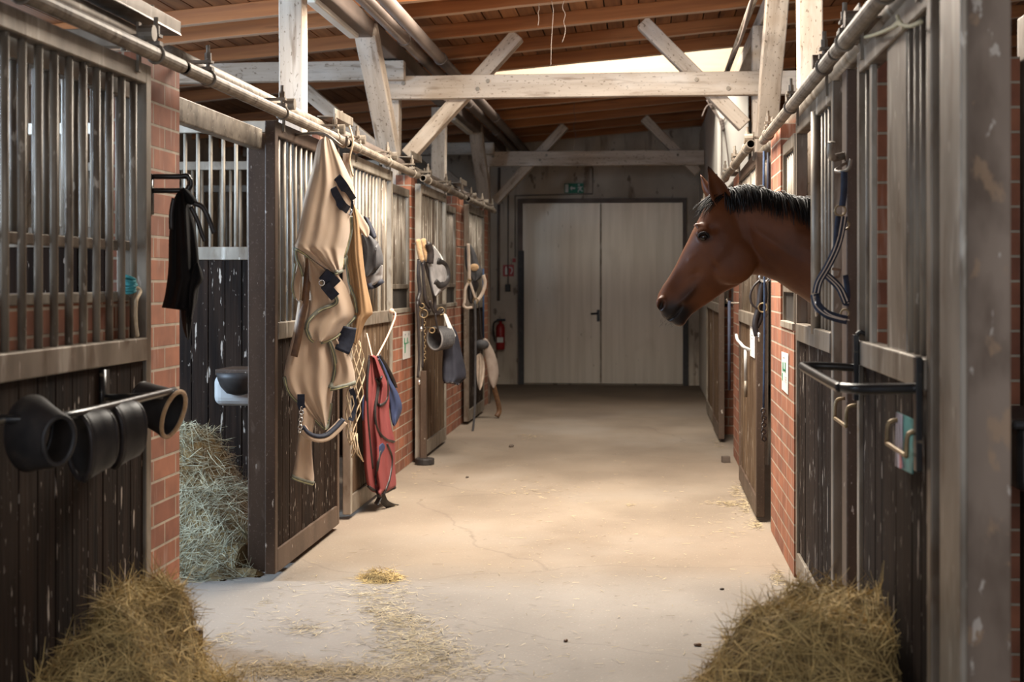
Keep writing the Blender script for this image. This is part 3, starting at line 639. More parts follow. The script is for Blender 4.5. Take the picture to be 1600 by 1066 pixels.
# fire point
q0, q1 = bx(786, 414), bx(803, 432)
t = thing('fire_sign', 'small red fire extinguisher sign on the back wall left of the door', 'sign', ((q0.x+q1.x)/2, YB, q1.z))
t = MB().box(q0.x, YB-.012, q1.z, q1.x, YB, q0.z).build('sign_board', M['signred'], t)
g = MB(); xm = (q0.x+q1.x)/2; w = q1.x-q0.x; hh = q0.z-q1.z
g.box(xm-w*.30, YB-.015, q1.z+hh*.15, xm-w*.10, YB-.012, q1.z+hh*.7).box(xm-w*.26, YB-.015, q1.z+hh*.7, xm-w*.14, YB-.012, q1.z+hh*.85)
g.strap([(xm+w*.05, YB-.0135, q1.z+hh*.8), (xm+w*.3, YB-.0135, q1.z+hh*.75), (xm+w*.36, YB-.0135, q1.z+hh*.5), (xm+w*.2, YB-.0135, q1.z+hh*.2)], (0, -1, 0), .014, .003); g.build('symbol', M['signwhite'], t)
q0, q1 = bx(801, 404), bx(806, 410)
tag(MB().box(q0.x, YB-.03, q1.z, q1.x, YB, q0.z).build('alarm_button', M['signred'], bevel=.003), 'tiny red alarm box above the red fire sign', 'alarm box')
e0, e1 = bx(776, 505), bx(790, 546); ex = (e0.x+e1.x)/2; ez0, ez1 = e1.z, e0.z
t = thing('fire_extinguisher', 'red fire extinguisher on the back wall left of the door', 'fire extinguisher', (ex, YB-.09, ez0))
rr = (e1.x-e0.x)/2
MB().loft([[(ex+r*math.cos(k*math.pi/10), YB-.09+r*math.sin(k*math.pi/10), z) for k in range(20)] for r, z in ((rr*.9, ez0), (rr, ez0+.02), (rr, ez1-.06), (rr*.8, ez1-.02), (rr*.35, ez1), (rr*.3, ez1+.04))]).build('cylinder', M['extred'], t, smooth=True)
MB().box(ex-.05, YB-.11, ez1+.03, ex+.07, YB-.075, ez1+.06).box(ex-.015, YB-.10, ez1, ex+.015, YB-.08, ez1+.05).build('valve', M['blackpaint'], t)
MB().tube(spline([(ex-.03, YB-.09, ez1+.04), (ex-.09, YB-.1, ez1), (ex-.09, YB-.12, ez1-.15), (ex-.07, YB-.13, ez1-.25)], 5), .011, 8).build('hose', M['rubber'], t, smooth=True)
MB().box(ex-rr*.7, YB-.09-rr-.003, ez0+.10, ex+rr*.7, YB-.09-rr*.7, ez0+.17).build('label_plate', M['signwhite'], t)
q = bx(794, 450); tag(MB().box(q.x-.035, YB-.05, q.z-.05, q.x+.035, YB, q.z+.05).build('light_switch', M['rubber'], bevel=.006), 'black switch box on the back wall under the fire sign', 'switch')
def cable(pts, lab, r=.009): tag(MB().tube([bx(u, v, .012) for u, v in pts], r, 6).build('wall_cable', M['pipe'], smooth=True), lab, 'cable', 'cables on the back wall')
cable([(794, 445), (794, 400), (794, 290)], 'cable running up the back wall from the black switch')
cable([(805, 402), (805, 306), (926, 303), (926, 262)], 'cable running from the alarm box past the green escape sign')
cable([(780, 262), (779, 360), (779, 470)], 'dark pipe down the back wall above the fire extinguisher', .02)
# ================================================================== the horse
HY = 6.42
def hp(cx, cy): return onY(980+cx/3.134, 220+cy/3.134, HY)      # outline point in the horse's own upright plane
def mk_coat():
    m = mk('bay_coat', (.15, .048, .0145), (.10, .030, .009), (5, 5, 5), .48, 0, .08, layers=(((.045, .014, .006), (3, 6, 3), .54, .72, .55), ((.19, .068, .022), (2.4, 2.4, 3), .58, .75, .35)), bumpscale=(240, 240, 90), spec=.28)
    t = m.node_tree; N = t.nodes; L = t.links; b = N['Principled BSDF']
    old = b.inputs['Base Color'].links[0].from_socket
    at = N.new('ShaderNodeAttribute'); at.attribute_name = 'points'; at.attribute_type = 'GEOMETRY'
    x = N.new('ShaderNodeMix'); x.data_type = 'RGBA'; L.new(at.outputs['Fac'], x.inputs['Factor']); L.new(old, x.inputs[6]); x.inputs[7].default_value = (.016, .011, .010, 1)
    L.new(x.outputs[2], b.inputs['Base Color'])
    return m
M['coat'] = mk_coat()
hm = MB()
def lr(T, B, w, n=28, e=2.3, hi=1.0, lo=1.0, yc=HY):
    """cross-section ring between top point T and bottom point B; hi/lo scale the width of the upper / lower half"""
    T, B = Vector(T), Vector(B); T.y = B.y = yc; c = (T+B)/2; a = (T-B)/2; out = []
    for k in range(n):
        th = 2*math.pi*k/n; cs, sn = math.cos(th), math.sin(th)
        f = abs(cs)**(2/e)*(1 if cs >= 0 else -1); g = abs(sn)**(2/e)*(1 if sn >= 0 else -1)
        ww = w*(hi*max(0, f)+lo*max(0, -f)+(1-abs(f)))
        out.append(c+a*f+Vector((0, 1, 0))*g*ww)
    return out
# head, from the muzzle tip to the poll
H = [((150, 800), (172, 862), .030, 1, 1), ((143, 782), (205, 888), .044, 1, 1), ((152, 748), (245, 900), .052, .95, .9), ((172, 712), (285, 893), .055, .9, .75),
     ((205, 664), (318, 850), .052, .85, .7), ((240, 602), (352, 826), .056, .8, .7), ((272, 535), (405, 792), .066, .8, .75), ((296, 490), (470, 745), .078, .85, .8),
     ((318, 442), (540, 712), .092, .9, .8), ((343, 395), (590, 675), .098, .95, .85), ((372, 335), (612, 620), .092, .95, .9), ((410, 285), (620, 560), .080, .9, .9), ((455, 250), (610, 500), .062, .9, .9), ((492, 250), (600, 440), .04, 1, 1)]
hm.loft([lr(hp(*t), hp(*b), w, hi=hi, lo=lo) for t, b, w, hi, lo in H])
# neck running back through the opening, shoulders, barrel and quarters
def P3(x, z): return (x, HY, z)
NK = [lr(hp(450, 262), hp(560, 610), .058), lr(hp(505, 238), hp(600, 655), .07), lr(hp(570, 226), hp(660, 662), .08), lr(hp(640, 238), hp(735, 690), .088), lr(hp(715, 258), hp(800, 735), .096), lr(hp(790, 274), hp(850, 765), .105), lr(hp(868, 288), hp(900, 800), .118, hi=.6),
      lr(P3(.93, 1.74), P3(.88, 1.18), .15, hi=.55), lr(P3(1.13, 1.69), P3(1.0, .98), .20, hi=.5), lr(P3(1.30, 1.65), P3(1.22, .86), .24, hi=.5), lr(P3(1.50, 1.60), P3(1.5, .82), .27, hi=.7), lr(P3(1.85, 1.56), P3(1.85, .80), .30, hi=.85),
      lr(P3(2.2, 1.57), P3(2.2, .84), .31, hi=.85), lr(P3(2.5, 1.60), P3(2.45, .92), .29, hi=.8), lr(P3(2.72, 1.56), P3(2.68, .98), .26, hi=.7), lr(P3(2.86, 1.42), P3(2.82, 1.06), .18)]
hm.loft(NK)
def legl(pts):
    hm.loft([[(x+rx*math.cos(2*math.pi*k/16), y+ry*math.sin(2*math.pi*k/16), z) for k in range(16)] for x, y, z, rx, ry in pts])
for s in (-1, 1):
    y = HY+s*.15
    legl([(1.20, y, 1.20, .13, .09), (1.17, y, .95, .10, .08), (1.18, y, .72, .068, .056), (1.17, y, .55, .052, .046), (1.165, y, .49, .055, .048), (1.17, y, .43, .042, .037), (1.175, y, .25, .035, .029), (1.17, y, .14, .045, .039), (1.14, y, .07, .045, .042), (1.12, y, .035, .058, .052), (1.115, y, .0, .066, .058)])
    y = HY+s*.14
    legl([(2.62, y, 1.30, .20, .12), (2.60, y, 1.05, .17, .11), (2.60, y, .85, .12, .085), (2.68, y, .68, .075, .055), (2.74, y, .55, .062, .046), (2.74, y, .48, .052, .042), (2.72, y, .38, .04, .034), (2.70, y, .22, .037, .031), (2.68, y, .13, .047, .04), (2.65, y, .07, .047, .043), (2.635, y, .035, .06, .052), (2.63, y, 0, .067, .058)])
def RY_(deg): return Matrix.Rotation(math.radians(deg), 3, 'Y')
for s in (-1, 1):
    def side(cx, cy, off): p = hp(cx, cy); p.y = HY+s*off; return p
    hm.ell(side(512, 585, .062), .108, .030, .112, 24, 14)                 # jowl
    hm.ell(side(372, 462, .078), .040, .022, .030, 16, 10, RY_(20))        # eye socket
    hm.ell(side(366, 430, .064), .044, .020, .016, 16, 10, RY_(28))        # brow bone
    a, b = side(300, 585, .046), side(420, 520, .074)                       # facial crest
    hm.tube([a, (a+b)/2, b], [.010, .015, .014], 10)
    hm.ell(side(168, 800, .044), .026, .016, .036, 16, 10, RY_(-14))       # nostril flare
    a, b = side(215, 835, .036), side(330, 720, .052); hm.tube([a, (a+b)/2, b], [.014, .018, .010], 10)
lipc = hp(255, 885); hm.ell(lipc, .030, .036, .024, 16, 10)
bodyo = hm.build('body', M['coat'], None, smooth=True)
r = bodyo.modifiers.new('remesh', 'REMESH'); r.mode = 'VOXEL'; r.voxel_size = .0075
sm = bodyo.modifiers.new('smooth', 'SMOOTH'); sm.factor = .5; sm.iterations = 7
dg = bpy.context.evaluated_depsgraph_get(); me = bpy.data.meshes.new_from_object(bodyo.evaluated_get(dg)); me.name = 'body'
bpy.data.objects.remove(bodyo)
n = len(me.vertices); co = np.empty(n*3); me.vertices.foreach_get('co', co); co = co.reshape(-1, 3)
no = np.empty(n*3); me.vertices.foreach_get('normal', no); no = no.reshape(-1, 3)
def XZ(cx, cy): p = hp(cx, cy); return np.array([p.x, p.z])
def dist2(cx, cy, ax=1.0, az=1.0, rot=0.0):
    d = co[:, [0, 2]]-XZ(cx, cy); c, s_ = math.cos(rot), math.sin(rot); u = d[:, 0]*c+d[:, 1]*s_; v = -d[:, 0]*s_+d[:, 1]*c
    return np.sqrt((u/ax)**2+(v/az)**2)
sidew = np.clip((np.abs(co[:, 1]-HY)-.015)/.02, 0, 1)
sg = np.sign(co[:, 1]-HY)
disp = np.zeros(n)
def dent(cx, cy, ax, az, rot, depth, hard=2.0):
    global disp; disp -= depth*np.exp(-dist2(cx, cy, ax, az, rot)**hard)*sidew
dent(166, 806, .011, .022, -.25, .022, 4)                  # nostril
dent(372, 474, .022, .016, -.2, .010)                       # around the eye
dent(410, 440, .030, .018, .5, .007)                        # hollow above the eye
dent(335, 655, .035, .022, .75, .009)                       # below the facial crest
dent(270, 690, .05, .03, .8, .006)
dent(600, 470, .018, .09, .25, .006)                        # behind the jaw
dent(640, 560, .10, .018, -.75, .007)                       # jugular groove
dent(700, 500, .13, .02, -.6, -.006)
dent(430, 620, .05, .012, -.9, .004)                        # front edge of the jowl
# mouth line
for q in np.linspace(0, 1, 14):
    dent(196+(268-196)*q, 880+(805-880)*q+10*math.sin(q*3.1), .007, .007, 0, .009*(1-.35*q))
co[:, 1] += sg*disp
me.vertices.foreach_set('co', co.ravel()); me.update()
# black points of a bay: muzzle, mane line, lower legs (coat colour of the animal itself)
mz = np.exp(-np.maximum(0, dist2(225, 855, .088, .060, .25)-.55)**2*2.6)
mouth = np.exp(-np.maximum(0, dist2(285, 765, .075, .030, .8)-.3)**2*2.2)*.72
nos = np.exp(-dist2(166, 806, .014, .027, -.25)**4)
legs = np.clip((.62-co[:, 2])/.15, 0, 1)
crest = np.clip((co[:, 2]-(XZ(600, 262)[1]-.012))/.02, 0, 1)*(co[:, 0] > XZ(500, 0)[0])
face = np.exp(-dist2(372, 474, .034, .026, -.2)**4)*.85
pts = np.clip(np.maximum.reduce([mz, mouth, nos, legs, face]), 0, 1)
at = me.attributes.new('points', 'FLOAT', 'POINT'); at.data.foreach_set('value', pts.astype(np.float32))
# ears as cupped shells joined to the same body mesh
def ear(base0, base1, tip, yb, yt, ycup):
    """ear shell: rows from base to tip"""
    vs = []; fs = []; m = 12; k = 11
    b0, b1, tp = hp(*base0), hp(*base1), hp(*tip)
    for i in range(m+1):
        t = i/m; wv = (1-t)**.62*(1+.42*math.sin(math.pi*min(1, t*1.25))); c = (b0+b1)/2*(1-t)+tp*t
        half = (b1-b0)/2*wv*.86
        for layer in (0, 1):
            for j in range(k):
                a = (j/(k-1)-.5)*2; rr = 1-.16*layer
                dep = ycup*wv*(1-a*a)*(1-.35*layer)
                p = c+half*a*rr*1.22; p.y = yb*(1-t)+yt*t+dep
                vs.append(p)
    row = 2*k
    for i in range(m):
        for j in range(k-1):
            fs.append((i*row+j, i*row+j+1, (i+1)*row+j+1, (i+1)*row+j))
            fs.append((i*row+k+j, (i+1)*row+k+j, (i+1)*row+k+j+1, i*row+k+j+1))
        for e, f in ((0, k), (k-1, 2*k-1)): fs.append((i*row+e, (i+1)*row+e, (i+1)*row+f, i*row+f))
    return vs, fs
em = MB(); em.add(*ear((432, 322), (512, 300), (391, 128), HY-.055, HY-.075, .034)); em.add(*ear((405, 290), (470, 300), (362, 160), HY+.055, HY+.07, -.030))
horse = thing('horse', 'bay horse with black mane putting its head out of the stall', 'horse', (1.8, HY, 0))
bo = bpy.data.objects.new('body', me); COL.objects.link(bo)
eo = em.build('ears', M['coat'], None, smooth=True)
ev = np.array([v.co[:] for v in eo.data.vertices])
ptip = np.clip((ev[:, 2]-hp(0, 165).z)/.022, 0, 1)*.9
a2 = eo.data.attributes.new('points', 'FLOAT', 'POINT'); a2.data.foreach_set('value', ptip.astype(np.float32))
bm = bmesh.new(); bm.from_mesh(me); bm.from_mesh(eo.data)
bmesh.ops.translate(bm, verts=bm.verts, vec=-horse.location); bm.to_mesh(me); bm.free(); bpy.data.objects.remove(eo)
me.materials.clear(); me.materials.append(M['coat'])
for p in me.polygons: p.use_smooth = True
bo.parent = horse
# eyes with lids
for s in (-1, 1):
    c = hp(370, 474); c.y = HY+s*.0865
    MB().ell(c, .0185, .0135, .0165, 20, 14).build('eye', M['eye'], horse, smooth=True)
    lid = MB(); pts_ = []
    for k in range(9):
        a = math.radians(200-k*27.5); pts_.append(c+Vector((.0225*math.cos(a), s*(.006+.002*math.sin(a)), .0185*math.sin(a))))
    lid.tube(pts_, [.003, .005, .006, .0065, .0065, .006, .006, .005, .003], 8); lid.build('eyelid', M['mane'], horse, smooth=True)
# mane, forelock: many thin tapering locks
rnd = random.Random(5)
def lock(mb, root, d, L, droop, w, nseg=6, curl=.0, out=None):
    p = Vector(root); d = Vector(d).normalized(); pts_ = [p.copy()]
    for i in range(nseg):
        d = (d+Vector((rnd.uniform(-curl, curl), rnd.uniform(-curl, curl), -droop))).normalized(); p = p+d*L/nseg; pts_.append(p.copy())
    mb.tube(pts_, [w*(1-.85*i/nseg) for i in range(nseg+1)], 4)
mm = MB()
crest_pts = [(470, 246), (520, 232), (575, 222), (640, 234), (705, 254), (765, 266), (830, 280), (880, 288)]
cs = spline([hp(*q) for q in crest_pts], 40)
for q in cs:
    for k in range(5):
        f = (q.x-cs[0].x)/(cs[-1].x-cs[0].x)
        root = q+Vector((rnd.uniform(-.006, .006), rnd.uniform(-.020, .016), rnd.uniform(-.012, .004)))
        lock(mm, root, (rnd.uniform(.1, .75), -rnd.uniform(.5, .9), rnd.uniform(.05, .55)), rnd.uniform(.10, .15)+.05*f, rnd.uniform(.38, .6), rnd.uniform(.0022, .0042), 6, .10)
mm.build('mane', M['mane'], horse, smooth=True, uv=False, fix=False)
fl = MB()
for k in range(110):
    root = hp(rnd.uniform(405, 470), rnd.uniform(262, 292)); root.y = HY+rnd.uniform(-.055, .04)
    lock(fl, root, (-.72, rnd.uniform(-.45, .25), rnd.uniform(-.85, -.35)), rnd.uniform(.07, .14), rnd.uniform(.03, .12), rnd.uniform(.0016, .003), 6, .06)
fl.build('forelock', M['mane'], horse, smooth=True, uv=False, fix=False)
tl = MB()
for k in range(70): lock(tl, (2.87+rnd.uniform(-.01, .02), HY+rnd.uniform(-.03, .03), 1.40+rnd.uniform(-.03, .03)), (.5, rnd.uniform(-.2, .2), -.4), rnd.uniform(.6, .85), .35, .004, 7, .03)
tl.build('tail', M['mane'], horse, smooth=True, uv=False, fix=False)
wh = MB()
for k in range(26):
    s = rnd.choice((-1, 1)); p = hp(rnd.uniform(165, 300), 0); p.z = hp(0, rnd.uniform(860, 905)).z; p.y = HY+s*.03
    p = hp(rnd.uniform(160, 285), rnd.uniform(868, 898)); p.y = HY+s*rnd.uniform(.0, .04)
    wh.tube([p, p+Vector((rnd.uniform(-.02, .004), s*.012, -rnd.uniform(.008, .022)))], .0004, 3)
wh.build('whiskers', M['mane'], horse, uv=False, fix=False)
# ================================================================== tack hanging along the aisle
class Cloth:
    """hanging cloth: an outline seen in a vertical plane, bulged and folded towards the aisle, with real thickness"""
    def __init__(s, outline, p0, p1, off=0.0, bulge=.05, folds=(), th=.006, rows=46, cols=30, edge=.5):
        s.o = outline; s.p0, s.p1 = p0, p1; s.off = off; s.b = bulge; s.folds = folds; s.th = th; s.rows = rows; s.cols = cols; s.edge = edge
        d = Vector((p1[0]-p0[0], p1[1]-p0[1], 0)).normalized(); n = Vector((-d.y, d.x, 0)); mid = Vector((p0[0]+p1[0], p0[1]+p1[1], 0))/2
        n = Vector((-mid.x, -mid.y, 0)).normalized()          # cloth swells towards the open aisle end
        s.n = n; s.v0 = min(q[1] for q in outline); s.v1 = max(q[1] for q in outline)
    def span(s, v):
        v = min(max(v, s.v0+.02), s.v1-.02); xs = []
        for i in range(len(s.o)):
            (a, b), (c, d) = s.o[i], s.o[(i+1) % len(s.o)]
            if (b <= v < d) or (d <= v < b): xs.append(a+(c-a)*(v-b)/(d-b))
        return (min(xs), max(xs)) if xs else (s.o[0][0], s.o[0][0])
    def h(s, t, w):
        t = min(max(t, 0), 1); e = max(0.0, math.sin(math.pi*t))**s.edge; ev = min(1, (1-w)*12+.25)
        z = s.b*e
        for (amp, cnt, ph, sl) in s.folds: z += amp*e*math.sin(cnt*math.pi*2*t+ph+sl*w)
        return z
    def at(s, u, v, lift=0.0):
        a, b = s.span(v); t = (u-a)/max(b-a, 1e-6); w = (v-s.v0)/(s.v1-s.v0)
        return onV(u, v, s.p0, s.p1)+s.n*(s.off+s.h(t, w)+lift)
    def mesh(s):
        R, C = s.rows, s.cols; vs = []; fs = []
        for lay in (0, 1):
            for i in range(R+1):
                v = s.v0+(s.v1-s.v0)*i/R; a, b = s.span(v)
                for j in range(C+1): vs.append(s.at(a+(b-a)*j/C, v, -lay*s.th))
        k = (R+1)*(C+1); q = lambda i, j, l: l*k+i*(C+1)+j
        for i in range(R):
            for j in range(C):
                fs.append((q(i, j, 0), q(i, j+1, 0), q(i+1, j+1, 0), q(i+1, j, 0))); fs.append((q(i, j, 1), q(i+1, j, 1), q(i+1, j+1, 1), q(i, j+1, 1)))
            for j in (0, C): fs.append((q(i, j, 0), q(i+1, j, 0), q(i+1, j, 1), q(i, j, 1)))
        for j in range(C):
            for i in (0, R): fs.append((q(i, j, 0), q(i, j, 1), q(i, j+1, 1), q(i, j+1, 0)))
        return MB().add(vs, fs)
    def build(s, name, mat, parent): return s.mesh().build(name, M[mat], parent, smooth=True)
    def line(s, pts, lift=.004, n=6): return [s.at(u, v, lift) for u, v in (spl2(pts, n) if n > 1 else pts)]
def spl2(pts, n): return [(p.x, p.y) for p in spline([(a, b, 0) for a, b in pts], n)]
def outl(pts, n=5): return spl2(list(pts)+[pts[0]], n)[:-1] if n > 1 else list(pts)
def bind(cl, pts, parent, mat='binding', w=.02, lift=.003, stitch=True, name='binding'):
    L = cl.line(pts, lift); bo_ = MB().strap(L, cl.n, w, .008).build(name, M[mat], parent, smooth=True); parent = bo_
    if stitch: MB().strap([p+cl.n*.006+Vector((0, 0, -w*.22)) for p in L], cl.n, w*.2, .003).build('stitching', M['bindline'], parent)

def rings(parent, mat, items, n, k=6):
    for c, nr, R, r in items: MB().ring(c, nr, R, r, n, k).build('ring', M[mat], parent, smooth=True)
def peg(x, y, p, lab, cat='hook', mat='galv'):
    """small steel hook from a stall front face at x out to point p"""
    p = Vector(p); a = Vector((x, y, p.z)); o = MB().tube(spline([a, (a+p)/2+Vector((0, 0, -.008)), p+Vector((0, 0, -.004)), p+(p-a).normalized()*.02+Vector((0, 0, .022))], 5), .006, 8).build('hook', M[mat], smooth=True)
    return tag(o, lab, cat)

# --- the big beige horse sheet on the open stall door
RP0, RP1 = (-1.70, 6.62), (-1.37, 7.2)
rp = onV(510, 222, RP0, RP1)
t = thing('horse_sheet', 'big beige horse fly sheet with olive edging hung on the left stall door', 'horse blanket', rp)
D = Cloth(outl([(466, 470), (458, 520), (446, 570), (444, 590), (452, 612), (469, 631), (490, 652), (508, 668), (513, 655), (522, 600), (524, 567), (516, 530), (514, 470)], 4), RP0, RP1, .0, .07, ((.018, 1.5, .4, 1.2), (.008, 3.2, 1, -2)))
D.build('lower_drape', 'beige', t); bind(D, [(445, 588), (452, 612), (469, 631), (490, 652), (508, 667), (513, 655), (517, 630)], t)
E = Cloth(outl([(470, 630), (464, 690), (459, 730), (456, 744), (470, 749), (490, 755), (489, 725), (487, 690), (492, 645)], 4), RP0, RP1, .01, .05, ((.012, 1.2, 0, 1),), rows=28, cols=18)
E.build('tail_flap', 'beige', t); bind(E, [(456, 743), (470, 748), (490, 754)], t)
G = Cloth(outl([(512, 530), (530, 530), (548, 560), (555, 598), (540, 602), (516, 608), (522, 590), (524, 570)], 4), RP0, RP1, .03, .04, ((.012, 1.5, .5, 1),), rows=24, cols=18)
G.build('side_flap', 'beige', t); bind(G, [(516, 607), (540, 601), (555, 597)], t); bind(G, [(515, 533), (521, 550), (524, 570), (521, 590), (516, 606)], t)
Bc = Cloth(outl([(540, 330), (552, 320), (562, 345), (567, 400), (572, 440), (582, 486), (579, 492), (570, 505), (558, 537), (548, 530), (545, 490), (546, 440), (540, 400)], 4), RP0, RP1, .03, .06, ((.020, 1.1, 2.2, 1.5), (.006, 4, 0, 3)), rows=50, cols=24)
Bc.build('lining_panel', 'tan', t); bind(Bc, [(541, 400), (545, 440), (553, 465), (557, 488)], t, w=.014)
B2 = Cloth(outl([(548, 318), (556, 325), (570, 345), (577, 358), (574, 372), (562, 362), (552, 350)], 4), RP0, RP1, .04, .03, ((.01, 1, 0, 1),), rows=18, cols=14)
B2.build('shoulder_fold', 'beige', t)
Cc = Cloth(outl([(482, 402), (500, 412), (522, 425), (536, 440), (546, 460), (557, 490), (545, 505), (525, 525), (501, 534), (486, 529), (478, 515), (480, 498), (484, 470), (482, 440)], 4), RP0, RP1, .055, .05, ((.016, 1.3, 1.2, 2.0), (.006, 3, .3, 1)))
Cc.build('middle_drape', 'beige', t); bind(Cc, [(479, 512), (486, 529), (501, 534), (525, 525), (545, 505), (557, 491)], t); bind(Cc, [(480, 512), (483, 500), (500, 484), (520, 476), (526, 470), (524, 463)], t, lift=.010)
LF = Cloth(outl([(461, 390), (470, 392), (476, 405), (476, 425), (470, 435), (468, 470), (460, 462), (458, 440), (464, 415)], 4), RP0, RP1, .03, .02, (), rows=24, cols=12)
LF.build('left_fold', 'beige', t); bind(LF, [(462, 390), (464, 405), (470, 418), (473, 432)], t, w=.014); bind(LF, [(462, 412), (459, 432), (457, 450), (461, 466)], t, w=.012)
A = Cloth(outl([(509, 219), (518, 221), (526, 236), (534, 252), (545, 275), (552, 292), (553, 315), (549, 335), (548, 358), (544, 379), (538, 401), (535, 422), (522, 427), (508, 420), (492, 409), (476, 396), (461, 388), (464, 374), (470, 345), (475, 318), (481, 292), (488, 266), (494, 236), (499, 222)], 4), RP0, RP1, .085, .10, ((.022, 1.0, .6, 1.8), (.010, 2.5, 1.7, -1.4), (.004, 5, .3, 2)), rows=64, cols=40, edge=.6)
A.build('upper_drape', 'beige', t); bind(A, [(461, 388), (476, 396), (492, 409), (508, 420), (522, 427), (535, 422)], t, w=.022); bind(A, [(536, 421), (538, 401), (544, 379), (548, 358), (547, 340)], t, w=.022)
for pts in ([(519, 298), (526, 311), (535, 325), (543, 331)], [(526, 281), (534, 291), (543, 305), (550, 315)]):
    MB().strap(A.line(pts, .012), A.n, .045, .006).build('fastening_patch', M['navy'], t)
MB().strap(A.line([(550, 316), (549, 330), (546, 338)], .014), A.n, .012, .004).build('strap', M['navy'], t)
bk = A.at(546, 333, .02); MB().ring(bk, A.n, .012, .003, 12, 6).build('buckle', M['chrome'], t, smooth=True)
MB().strap(Cc.line([(505, 428), (512, 434), (520, 440), (525, 445)], .018), Cc.n, .06, .006).strap(Cc.line([(508, 445), (516, 455), (524, 464)], .016), Cc.n, .05, .006).build('fastening_patch', M['navy'], t)
bk = Cc.at(503, 442, .024); MB().ring(bk, Cc.n, .013, .003, 12, 6).build('buckle', M['chrome'], t, smooth=True)
MB().strap([onV(u, v, RP0, RP1)+D.n*.06 for u, v in spl2([(484, 404), (481, 430), (477, 470), (471, 500), (466, 530), (460, 556)], 5)], D.n, .034, .012).build('strap', M['brownleather'], t, smooth=True)
MB().strap([onV(u, v, RP0, RP1)+Bc.n*.10 for u, v in spl2([(545, 510), (541, 530), (534, 548)], 4)], Bc.n, .075, .007).build('strap', M['navy'], t, smooth=True)
belly = [onV(u, v, RP0, RP1)+D.n*(.08) for u, v in spl2([(474, 668), (482, 677), (495, 682), (510, 680), (524, 669), (536, 656)], 5)]
MB().strap(belly, [D.n*1+Vector((0, 0, .8))]*len(belly), .05, .006).build('strap', M['beige'], t, smooth=True)
MB().strap([p+Vector((0, 0, .010)) for p in belly], [D.n+Vector((0, 0, .8))]*len(belly), .022, .008).build('strap_edging', M['navy'], t, smooth=True)
MB().strap([onV(u, v, RP0, RP1)+D.n*.085 for u, v in [(471, 614), (471, 630), (473, 636)]], D.n, .035, .006).build('fastening_patch', M['navy'], t)
ch = MB()
for k in range(7):
    p = onV(472-.5*k, 636, RP0, RP1)+D.n*.09-Vector((0, 0, .0175*k)); ch.ring(p, D.n if k % 2 else RGT*.4+D.n*.2, .010, .0028, 10, 5)
ch.build('chain', M['chrome'], t, smooth=True)
hk = onV(508, 210, RP0, RP1)
tag(MB().tube(spline([(-1.745, hk.y+.1, 2.14), (hk.x-.02, hk.y+.04, 2.14), (hk.x+.09, hk.y, 2.07), (hk.x+.11, hk.y, 2.12)], 5), .008, 8).build('hook', M['galv'], smooth=True), 'steel hook holding up the beige horse sheet', 'hook')
# loose strings over the rail near the sheet
pa = onX(546, 205, -1.66); tag(MB().tube(spline([pa+Vector((0, 0, .03)), pa+Vector((.02, 0, -.06)), pa+Vector((-.005, .02, -.16)), pa+Vector((.01, .05, -.25))], 5), .006, 6).build('cord', M['rope'], smooth=True), 'pale cord tied to the rail right of the beige sheet', 'cord')

def dome(name, mat, parent, outline, p0, p1, bulge, off=0.0, folds=(), **k):
    c = Cloth(outl(outline, 4), p0, p1, off, bulge, folds, **k); c.build(name, mat, parent); return c
# --- grey fly mask beside the sheet
q0, q1 = (-1.70, 8.05), (-1.40, 8.12)
t = thing('fly_mask', 'dark grey fly mask hanging between the beige sheet and the grille', 'fly mask', onV(580, 400, q0, q1))
c = dome('mesh_panel', 'greydark', t, [(561, 368), (572, 366), (585, 372), (595, 388), (599, 405), (598, 415), (590, 424), (578, 432), (568, 432), (562, 420), (560, 395)], q0, q1, .09, .0, ((.012, 1.4, .3, 1),))
e = dome('fleece_lower', 'greymesh', t, [(570, 430), (582, 426), (597, 414), (598, 428), (596, 440), (585, 446), (574, 449)], q0, q1, .06, .01, (), rows=20, cols=16)
MB().strap(e.line([(574, 448), (585, 446), (597, 438)], .006), e.n, .035, .012).build('edging', M['navybag'], t, smooth=True)
dome('ear_piece', 'navybag', t, [(568, 338), (576, 342), (586, 362), (588, 372), (578, 370), (570, 352)], q0, q1, .04, .02, (), rows=18, cols=12)
MB().strap(c.line([(566, 368), (572, 385), (572, 405), (566, 425)], .01), c.n, .012, .004).strap(c.line([(590, 378), (586, 400), (586, 425)], .008), c.n, .01, .004).build('seam', M['leather'], t)

# --- hay net
q0, q1 = (-1.70, 7.75), (-1.48, 8.0)
t = thing('hay_net', 'empty knotted cord hay net hanging right of the beige sheet', 'hay net', onV(555, 530, q0, q1))
nm = MB(); cl = Cloth(outl([(548, 530), (560, 530), (568, 548), (570, 590), (566, 630), (558, 668), (552, 690), (544, 690), (540, 660), (542, 600), (544, 555)], 4), q0, q1, .02, .07)
for k in range(6):
    for sgn in (1, -1):
        pts_ = []
        for i in range(27):
            w = i/26; v = cl.v0+(cl.v1-cl.v0)*w; a, b = cl.span(v); ph = (k/3+sgn*w*1.9) % 2; tt = ph if ph <= 1 else 2-ph
            pts_.append(cl.at(a+(b-a)*tt, v, .0 if ph <= 1 else -.05*math.sin(math.pi*tt)))
        nm.tube(pts_, .0036, 5)
nm.build('net', M['rope'], t, smooth=True)
tm = MB()
for k in range(5): 
    u = 546+k*3; tm.tube([onV(u, 672+k, q0, q1)+cl.n*.05, onV(u+rnd.uniform(-4, 8), 695+k*3, q0, q1)+cl.n*.05, onV(u+rnd.uniform(-3, 12), 708+k*3, q0, q1)+cl.n*.04], .004, 5)
tm.build('drawstring', M['rope'], t, smooth=True)
